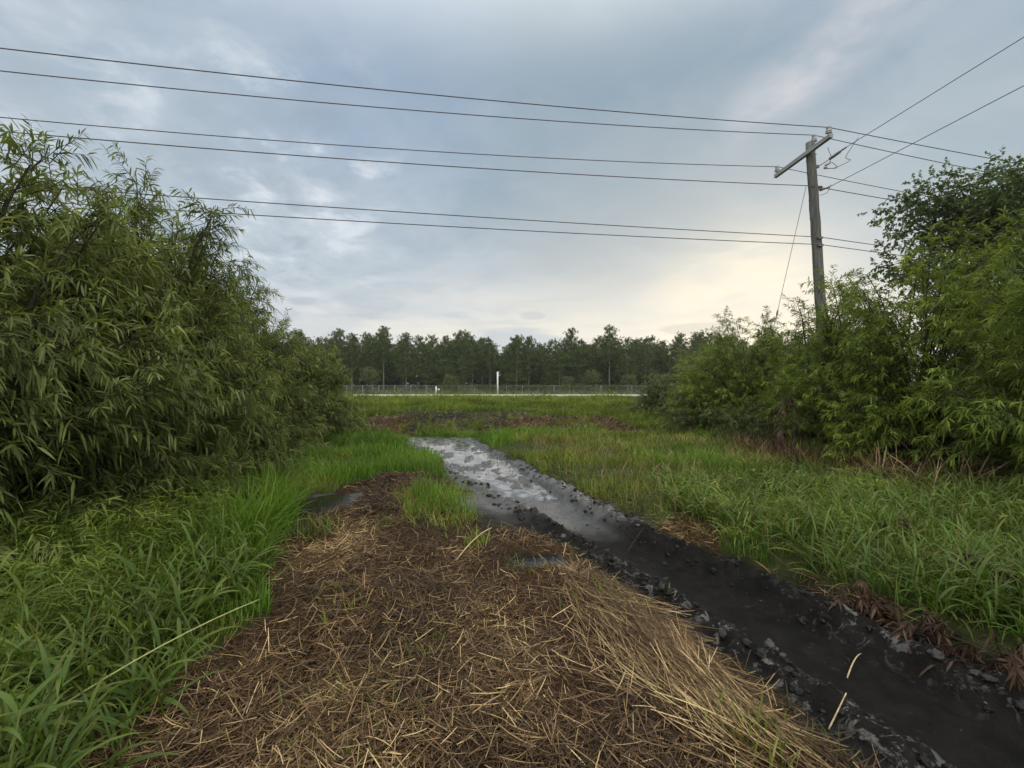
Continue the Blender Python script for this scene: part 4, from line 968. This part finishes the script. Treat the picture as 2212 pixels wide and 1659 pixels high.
mb.tube(smoothc([toward(1788, 318, 12.0) + [0, 0, 0], toward(1792, 330, 12.0), A_ + [.05, 0, .02]]), .007, 6); child('jumper_wire', mb, 'cable')
# neutral rack and service bracket lower down, telecom clamps
mb = MB(); nz = on_pole(pix(1770, 404, 12.4)[2]); mb.box(nz + [.16, -.03, 0], (.10, .06, .12)); mb.lathe(nz + [.20, -.04, -.05], [(.03, 0), (.045, .02), (.03, .05), (.045, .08), (.03, .10)], 10); mb.tube([nz + [.16, -.05, -.09], nz + [.30, -.25, -.06]], .02, 6); child('neutral_clamp', mb, 'hardware', pr, False)
mb = MB(); mb.tube(smoothc([nz + [.30, -.3, -.02], nz + [.26, -.2, -.2], nz + [.12, -.1, -.24]]), .007, 6); child('neutral_jumper', mb, 'cable')
for py in (515, 531):
    mb = MB(); cz = on_pole(pix(1760, py, 12.4)[2]); mb.box(cz + [-.02, -.16, 0], (.16, .05, .06)); child('cable_clamp', mb, 'hardware', pr, False)
for py in (345, 372, 430, 470):
    mb = MB(); cz = on_pole(pix(1760, py, 12.4)[2]); mb.tube([cz + [-.17, -.02, 0], cz + [-.11, 0, 0]], .012, 6); child('step_bolt', mb, 'hardware', pr, False)

# ------------------------------------------------------------------ the wires
AZW = R(12); dwl = np.array([-math.cos(AZW), -math.sin(AZW)]); dwr = -dwl
def wire_half(Sx, target, dirn, L=50.0):
    tx, tz = (target[0] * .46293 - 512) / F, -(target[1] * .46293 - 384) / F
    s = (tx * Sx[1] - Sx[0]) / (dirn[0] - tx * dirn[1])
    Yt = Sx[1] + dirn[1] * s; drop = Sx[2] - (EYE + tz * Yt)
    sag = drop / (4 * (s / L) * (1 - s / L))
    ss = np.linspace(0, L, 46)
    print('wire sag %.2f at s %.1f' % (sag, s))
    sag = float(np.clip(sag, .05, 2.5))
    return np.stack([Sx[0] + dirn[0] * ss, Sx[1] + dirn[1] * ss, Sx[2] - 4 * sag * (ss / L) * (1 - ss / L)], -1)
GW = 'overhead wires strung across the sky'
def wire(Sx, tl, trt, rad, label, name='power_line'):
    a = wire_half(Sx, tl, dwl); b = wire_half(Sx, trt, dwr)
    P = np.concatenate([a[::-1], b[1:]]); mb = MB(); mb.tube(P - Sx, rad, 6, True)
    o = link(name, mb.mesh(name, True), M['cable']); o.location = Sx
    return tag(o, label, 'wire', GW)
I1 = i1 + pbase + [0, 0, .20]; I2 = i2 + pbase + [0, 0, .225]; I3 = i3 + pbase + [0, 0, .20]
wire(I1, (0, 104), (2085, 332), .0105, 'topmost overhead wire, held by the insulator on the near end of the crossarm')
wire(I2, (0, 153), (2060, 357), .0105, 'overhead wire held by the insulator on the very top of the pole')
wire(I3, (40, 257), (1960, 416), .0105, 'overhead wire held by the insulator on the far end of the crossarm')
N4 = nz + pbase + [-.13, -.13, 0.02]
wire(N4, (110, 293), (1950, 436), .0105, 'overhead neutral wire clamped to the pole below the crossarm')
N5 = on_pole(pix(1760, 514, 12.4)[2]) + pbase + [0, -.17, 0]; N6 = on_pole(pix(1760, 530, 12.4)[2]) + pbase + [0, -.17, 0]
wire(N5, (345, 422), (1940, 536), .010, 'upper of the two low telephone cables crossing the pole', 'telephone_cable')
wire(N6, (362, 453), (1910, 547), .010, 'lower of the two low telephone cables crossing the pole', 'telephone_cable')
def run(a, b, rad, label, sag, name):
    a = np.array(a); b = np.array(b); s = np.linspace(0, 1, 24)[:, None]; P = a * (1 - s) + b * s; P[:, 2] -= sag * 4 * (s * (1 - s))[:, 0]
    mb = MB(); mb.tube(P - a, rad, 6); o = link(name, mb.mesh(name, True), M['cable']); o.location = a; return tag(o, label, 'wire')
D1 = d1 + pbase
e1 = pix(2212, 80, 7.9); v = e1 - D1; run(D1, D1 + v * 7.5 + [0, 0, -.0], .008, 'upper service wire running up to the right from the dead end insulator', .0, 'service_line')
D2 = nz + pbase + [.30, -.25, -.06]
e2 = pix(2212, 185, 8.05); v = e2 - D2; run(D2, D2 + v * 7.5, .008, 'lower service wire running up to the right from the neutral clamp', .0, 'service_line')
# guy wire down behind the shrubs with its strain insulator
ga = on_pole(pix(1740, 397, PY)[2]) + pbase + [-.12, .1, 0]; gb = np.array([8.62, 15.5, hz1(8.62, 15.5)])
gr = empty('guy_wire', tuple(ga), 'thin guy wire slanting down from the pole to the left, with a small insulator', 'wire')
mb = MB(); mb.tube([np.zeros(3), (gb - ga) * .5, gb - ga], .007, 6); child('cable', mb, 'cable', gr)
mb = MB(); g1 = (gb - ga) * .46; g2_ = (gb - ga) * .49; mb.tube([g1, g1 * .7 + g2_ * .3, g1 * .3 + g2_ * .7, g2_], [.012, .028, .028, .012], 8); child('guy_insulator', mb, 'porcelain', gr)

# ------------------------------------------------------------------ beyond the road: posts, fence, pines
def post(name, X_, Y_, H, r, label, cat, extra=False):
    z = hz1(X_, Y_); g = empty(name, (X_, Y_, z), label, cat)
    mb = MB(); mb.tube([(0, 0, -.2), (0, 0, H * .5), (0, 0, H - .01), (0, 0, H)], [r, r, r, r * .7], 10); child('shaft', mb, 'white_paint', g)
    if extra:
        mb = MB(); mb.tube(smoothc([(r, 0, H * .98), (r + .12, 0, H * .97), (r + .14, 0, H * .86), (r + .02, 0, H * .84)], 12), .02, 6); mb.box((r + .10, -.02, H * .84), (.10, .08, .16)); child('bracket', mb, 'galv', g, False)
    return g
P1 = pix(1075, 856, 38.0); post('white_pole', P1[0], 38.0, pix(1075, 803, 38)[2] - hz1(P1[0], 38), .07, 'tall white pole on the far side of the road in front of the fence', 'pole', True)
P2 = pix(942, 856, 38.0); post('marker_post', P2[0], 38.0, pix(942, 835, 38)[2] - hz1(P2[0], 38), .06, 'short white marker post on the far side of the road', 'post')
FY = 80.0
fz = hz1(0, FY); FH = EYE - (833 * .46293 - 384) / F * FY - fz
fr_ = empty('chain_link_fence', (0, FY, fz), 'long grey chain link fence with posts in front of the pines, partly overgrown', 'fence')
def fy(x_): return .035 * x_ + .0004 * x_ * x_
for k, x_ in enumerate(np.arange(-60, 66, 2.95)):
    mb = MB(); zb = hz1(x_, FY + fy(x_)) - fz
    mb.tube([(x_, fy(x_), zb - .2), (x_, fy(x_), FH - .02), (x_, fy(x_), FH + .04)], [.042, .042, .02], 8); child('post', mb, 'postgalv', fr_)
xs = np.arange(-60, 66, 1.475); mb = MB()
mb.tube(np.stack([xs, fy(xs), np.full_like(xs, FH)], -1), .025, 6); child('top_rail', mb, 'galv', fr_)
m, t = mat('chain_link'); M['link'] = m
ob = t.n('ShaderNodeTexCoord').outputs['Object']; s_ = t.n('ShaderNodeSeparateXYZ'); t.put(s_.inputs[0], ob)
def diag(sgn):
    u = t.math('ADD', s_.outputs[0], t.math('MULTIPLY', s_.outputs[2], sgn))
    return t.math('LESS_THAN', t.math('FRACT', t.math('DIVIDE', u, .07)), .085)
lk = t.math('MAXIMUM', diag(1.0), diag(-1.0))
tp = t.n('ShaderNodeBsdfTransparent'); mx_ = t.n('ShaderNodeMixShader'); t.put(mx_.inputs[0], lk); t.put(mx_.inputs[1], tp.outputs[0]); t.put(mx_.inputs[2], principled(t, (.16, .165, .17), .6, .4))
out(t, mx_.outputs[0])
zlow = height(xs, FY + fy(xs)) - fz - .05
V = np.concatenate([np.stack([xs, fy(xs) - .05, zlow], -1), np.stack([xs, fy(xs) - .05, np.full_like(xs, FH - .03)], -1)])
k_ = np.arange(len(xs) - 1); n_ = len(xs); mb = MB(); mb.add(V, [np.stack([k_, k_ + 1, n_ + k_ + 1, n_ + k_], -1)]); child('mesh_panel', mb, 'link', fr_, False)
mb = MB(); n_ = 2600; x_ = rng.uniform(-13, 60, n_); x_ = x_[(fbm(x_ * .3, x_ * 0, 171) > -.35)]; n_ = len(x_)
z_ = FH + .12 - rng.random(n_) ** 2.0 * (1.0 + .8 * fbm(x_ * .25, x_ * 0 + 5, 172)); P_ = np.stack([x_, fy(x_) - .10 + rng.normal(0, .10, n_), z_], -1)
D_ = rng.normal(0, .6, (n_, 3)) + [0, -.2, -.2]; D_ /= np.linalg.norm(D_, axis=1)[:, None]
sprays(P_, D_, rng.uniform(.2, .45, n_), 7, .16, .11, .3, .3, 1.0, False, rng.random(n_), mb)
vo = child('vine', mb, 'scrub', fr_, False)
sg = MB(); sg.box((0, 0, 0), (.32, .03, .30)); sg.box((0, .02, 0), (.04, .02, .5)); so = link('sign', sg.mesh('sign'), M['white_paint'])
so.location = (*pix(948, 841, FY - .25)[:1], FY + fy(pix(948, 841, FY)[0]) - .12, pix(948, 841, FY)[2]); tag(so, 'tiny white square sign hung on the chain link fence', 'sign')

# pines
def pine_mesh(seed, H, crown0, rad, nbr, bare=False):
    global rng
    keep = rng; rng = np.random.default_rng(seed)
    fol, tr = MB(), MB()
    ts = np.linspace(0, 1, 10)[:, None]; bend_ = rng.normal(0, .25, 2)
    T = np.concatenate([bend_[0] * ts ** 2, bend_[1] * ts ** 2, ts * H - .2], 1); tr.tube(T, np.linspace(.15, .03, 10), 7, False)
    for k in range(nbr):
        f = crown0 + (1 - crown0) * (k + rng.random()) / nbr
        p = np.array([np.interp(f, ts[:, 0], T[:, j]) for j in range(3)])
        az = k * 2.4 + rng.normal(0, .5); g = (f - crown0) / (1 - crown0)
        ln_ = rad * (np.interp(g, [0, .25, .6, 1], [.85, 1.0, .72, .20])) * rng.uniform(.55, 1.2)
        up_ = np.interp(g, [0, .5, 1], [.05, .35, .9]) + rng.normal(0, .12)
        dv = np.array([math.cos(az), math.sin(az), up_]); e = p + dv * ln_
        tr.tube([p, (p + e) / 2 + [0, 0, -.05], e + [0, 0, .12]], [.035, .022, .01], 4, False)
        nt_ = max(3, int(ln_ * 5.5)); 
        for q_ in range(nt_):
            s = rng.uniform(.35, 1.08); c_ = p + dv * ln_ * s + rng.normal(0, .20, 3) * [1, 1, .6] + [0, 0, .12]
            m_ = 15; D = rng.normal(0, 1, (m_, 3)) + dv * .5 + [0, 0, .45]; D /= np.linalg.norm(D, axis=1)[:, None]
            L_ = rng.uniform(.26, .54, m_); tb = np.clip(rng.random() * .6 + rng.random(m_) * .4, 0, 1)
            V, Fs, A = leaf_block(np.tile(c_, (m_, 1)), D, rng.uniform(0, .4, m_), L_, rng.uniform(.05, .085, m_), False, None, tb); fol.add(V, Fs, A)
    rng = keep
    return fol.mesh('crown'), tr.mesh('trunk')
PV = [pine_mesh(31, 11.5, .24, 3.0, 72), pine_mesh(32, 12.8, .48, 2.4, 56), pine_mesh(33, 10.2, .16, 2.9, 72), pine_mesh(34, 12.2, .55, 2.9, 52), pine_mesh(35, 11.0, .30, 2.3, 60), pine_mesh(36, 8.2, .08, 2.7, 72)]
names = ['full crowned', 'tall slender', 'low branched', 'long trunked', 'narrow crowned', 'bushy']
ordw = ['first', 'second', 'third', 'fourth', 'fifth', 'sixth', 'seventh', 'eighth', 'ninth', 'tenth', 'eleventh', 'twelfth', 'thirteenth', 'fourteenth', 'fifteenth', 'sixteenth', 'seventeenth', 'eighteenth', 'nineteenth', 'twentieth', 'twenty-first', 'twenty-second', 'twenty-third', 'twenty-fourth', 'twenty-fifth', 'twenty-sixth', 'twenty-seventh', 'twenty-eighth', 'twenty-ninth', 'thirtieth']
def pine(v, x_, y_, sc, label, group):
    return tree('pine_tree', *PV[v], M['needle'], M['pinebark'], (x_, y_), label, 'pine tree', group, rng.uniform(0, 6.28), sc)
# front row, walking out from the white pole both ways
px0 = P1[0] / 38.0
nxl = nxr = 0
xs_f = np.sort(np.concatenate([np.arange(-68, 72, 3.3)])) 
front = []
for x_ in xs_f:
    front.append((x_ + rng.uniform(-1.1, 1.1), 94 + rng.uniform(-3.5, 4), int(rng.integers(0, 6)), rng.uniform(.70, 1.20)))
front.sort(key=lambda f_: f_[0] / f_[1])
lefts = [f_ for f_ in front if f_[0] / f_[1] < px0][::-1]; rights = [f_ for f_ in front if f_[0] / f_[1] >= px0]
for side_, lst in (('left', lefts), ('right', rights)):
    for k_, (x_, y_, v_, s_v) in enumerate(lst):
        s_v *= .95
        lab = f'{names[v_]} pine behind the fence, {ordw[k_]} of the front row {side_} of the white pole'
        pine(v_, x_, y_, (s_v, s_v, s_v * rng.uniform(.95, 1.08)), lab, 'front row pines behind the fence')
for (y_, st, off) in ((101, 3.1, 0), (108, 3.0, 1.5), (117, 3.2, .7), (128, 3.2, 2.1)):
    for x_ in np.arange(-70 + off, 76, st):
        s_v = rng.uniform(.9, 1.22)
        pine(int(rng.integers(0, 6)), x_ + rng.uniform(-1.3, 1.3), y_ + rng.uniform(-3, 3), (s_v, s_v, s_v * (1 + .0025 * (y_ - 100))), 'dark pine of the deeper rows, seen between and above the front pines', 'pines of the deeper rows')
# lighter young trees between the fence and the pines
fY, tY = tree_mesh(29, 5.0, 1.5, 34, 14, 8, .22, .10)
for (px_, py_, sc_, lab) in [(1275, 800, 1.05, 'yellow green young tree behind the fence, below the tallest pine right of the white pole'), (1225, 800, .8, 'smaller yellow green young tree just left of the bigger one behind the fence'), (800, 800, 1.15, 'olive young tree at the left end of the fence'), (975, 800, .9, 'olive young tree behind the fence above the white marker post'), (1440, 800, .8, 'yellow green young tree at the right end of the visible fence'), (1362, 800, .9, 'greyish young tree behind the fence above the dark bent sapling')]:
    tree('young_tree', fY, tY, M['scrub'], M['pinebark'], (pix(px_, py_, 87)[0], 87.0), lab, 'tree', 'young trees behind the fence', rng.uniform(0, 6), sc_)
# undergrowth at the wood's edge
mb = MB(); n_ = 5200; x_ = rng.uniform(-70, 75, n_); y_ = rng.uniform(84, 92, n_); P_ = stand(x_, y_); P_[:, 2] += rng.random(n_) * (1.0 + .9 * fbm(x_ * .2, y_ * .2, 181))
D_ = rng.normal(0, .6, (n_, 3)) + [0, 0, .5]; D_ /= np.linalg.norm(D_, axis=1)[:, None]
sprays(P_, D_, rng.uniform(.3, .6, n_), 8, .26, .12, .3, .3, 1.0, False, rng.random(n_), mb)
n_ = 15000; x_ = rng.uniform(-80, 85, n_); y_ = rng.uniform(100, 134, n_); P_ = stand(x_, y_); P_[:, 2] += rng.random(n_) * (5.8 + 2 * fbm(x_ * .2, y_ * .2, 183))
D_ = rng.normal(0, .6, (n_, 3)) + [0, 0, .3]; D_ /= np.linalg.norm(D_, axis=1)[:, None]
mb2 = MB(); sprays(P_, D_, rng.uniform(.5, 1.0, n_), 8, .5, .24, .3, .3, 1.0, False, rng.random(n_), mb2)
tag(link('understory', mb2.mesh('understory'), M['needle']), 'dark tangled understory deep inside the pine wood', 'undergrowth', kind='stuff')
tag(link('undergrowth', mb.mesh('undergrowth'), M['scrub']), 'low tangled undergrowth along the edge of the pine wood', 'undergrowth', kind='stuff')

# ------------------------------------------------------------------ evening haze that pales the far wood
hb_ = MB(); hb_.box((0, 150, 15), (1600, 1200, 38))
m, t = mat('haze_air'); pv = t.n('ShaderNodeVolumePrincipled'); pv.inputs['Density'].default_value = .00028; pv.inputs['Color'].default_value = (.86, .90, .92, 1); pv.inputs['Anisotropy'].default_value = .2
ho = t.n('ShaderNodeOutputMaterial'); t.put(ho.inputs['Volume'], pv.outputs[0])
tag(link('haze', hb_.mesh('haze'), m), kind='stuff')
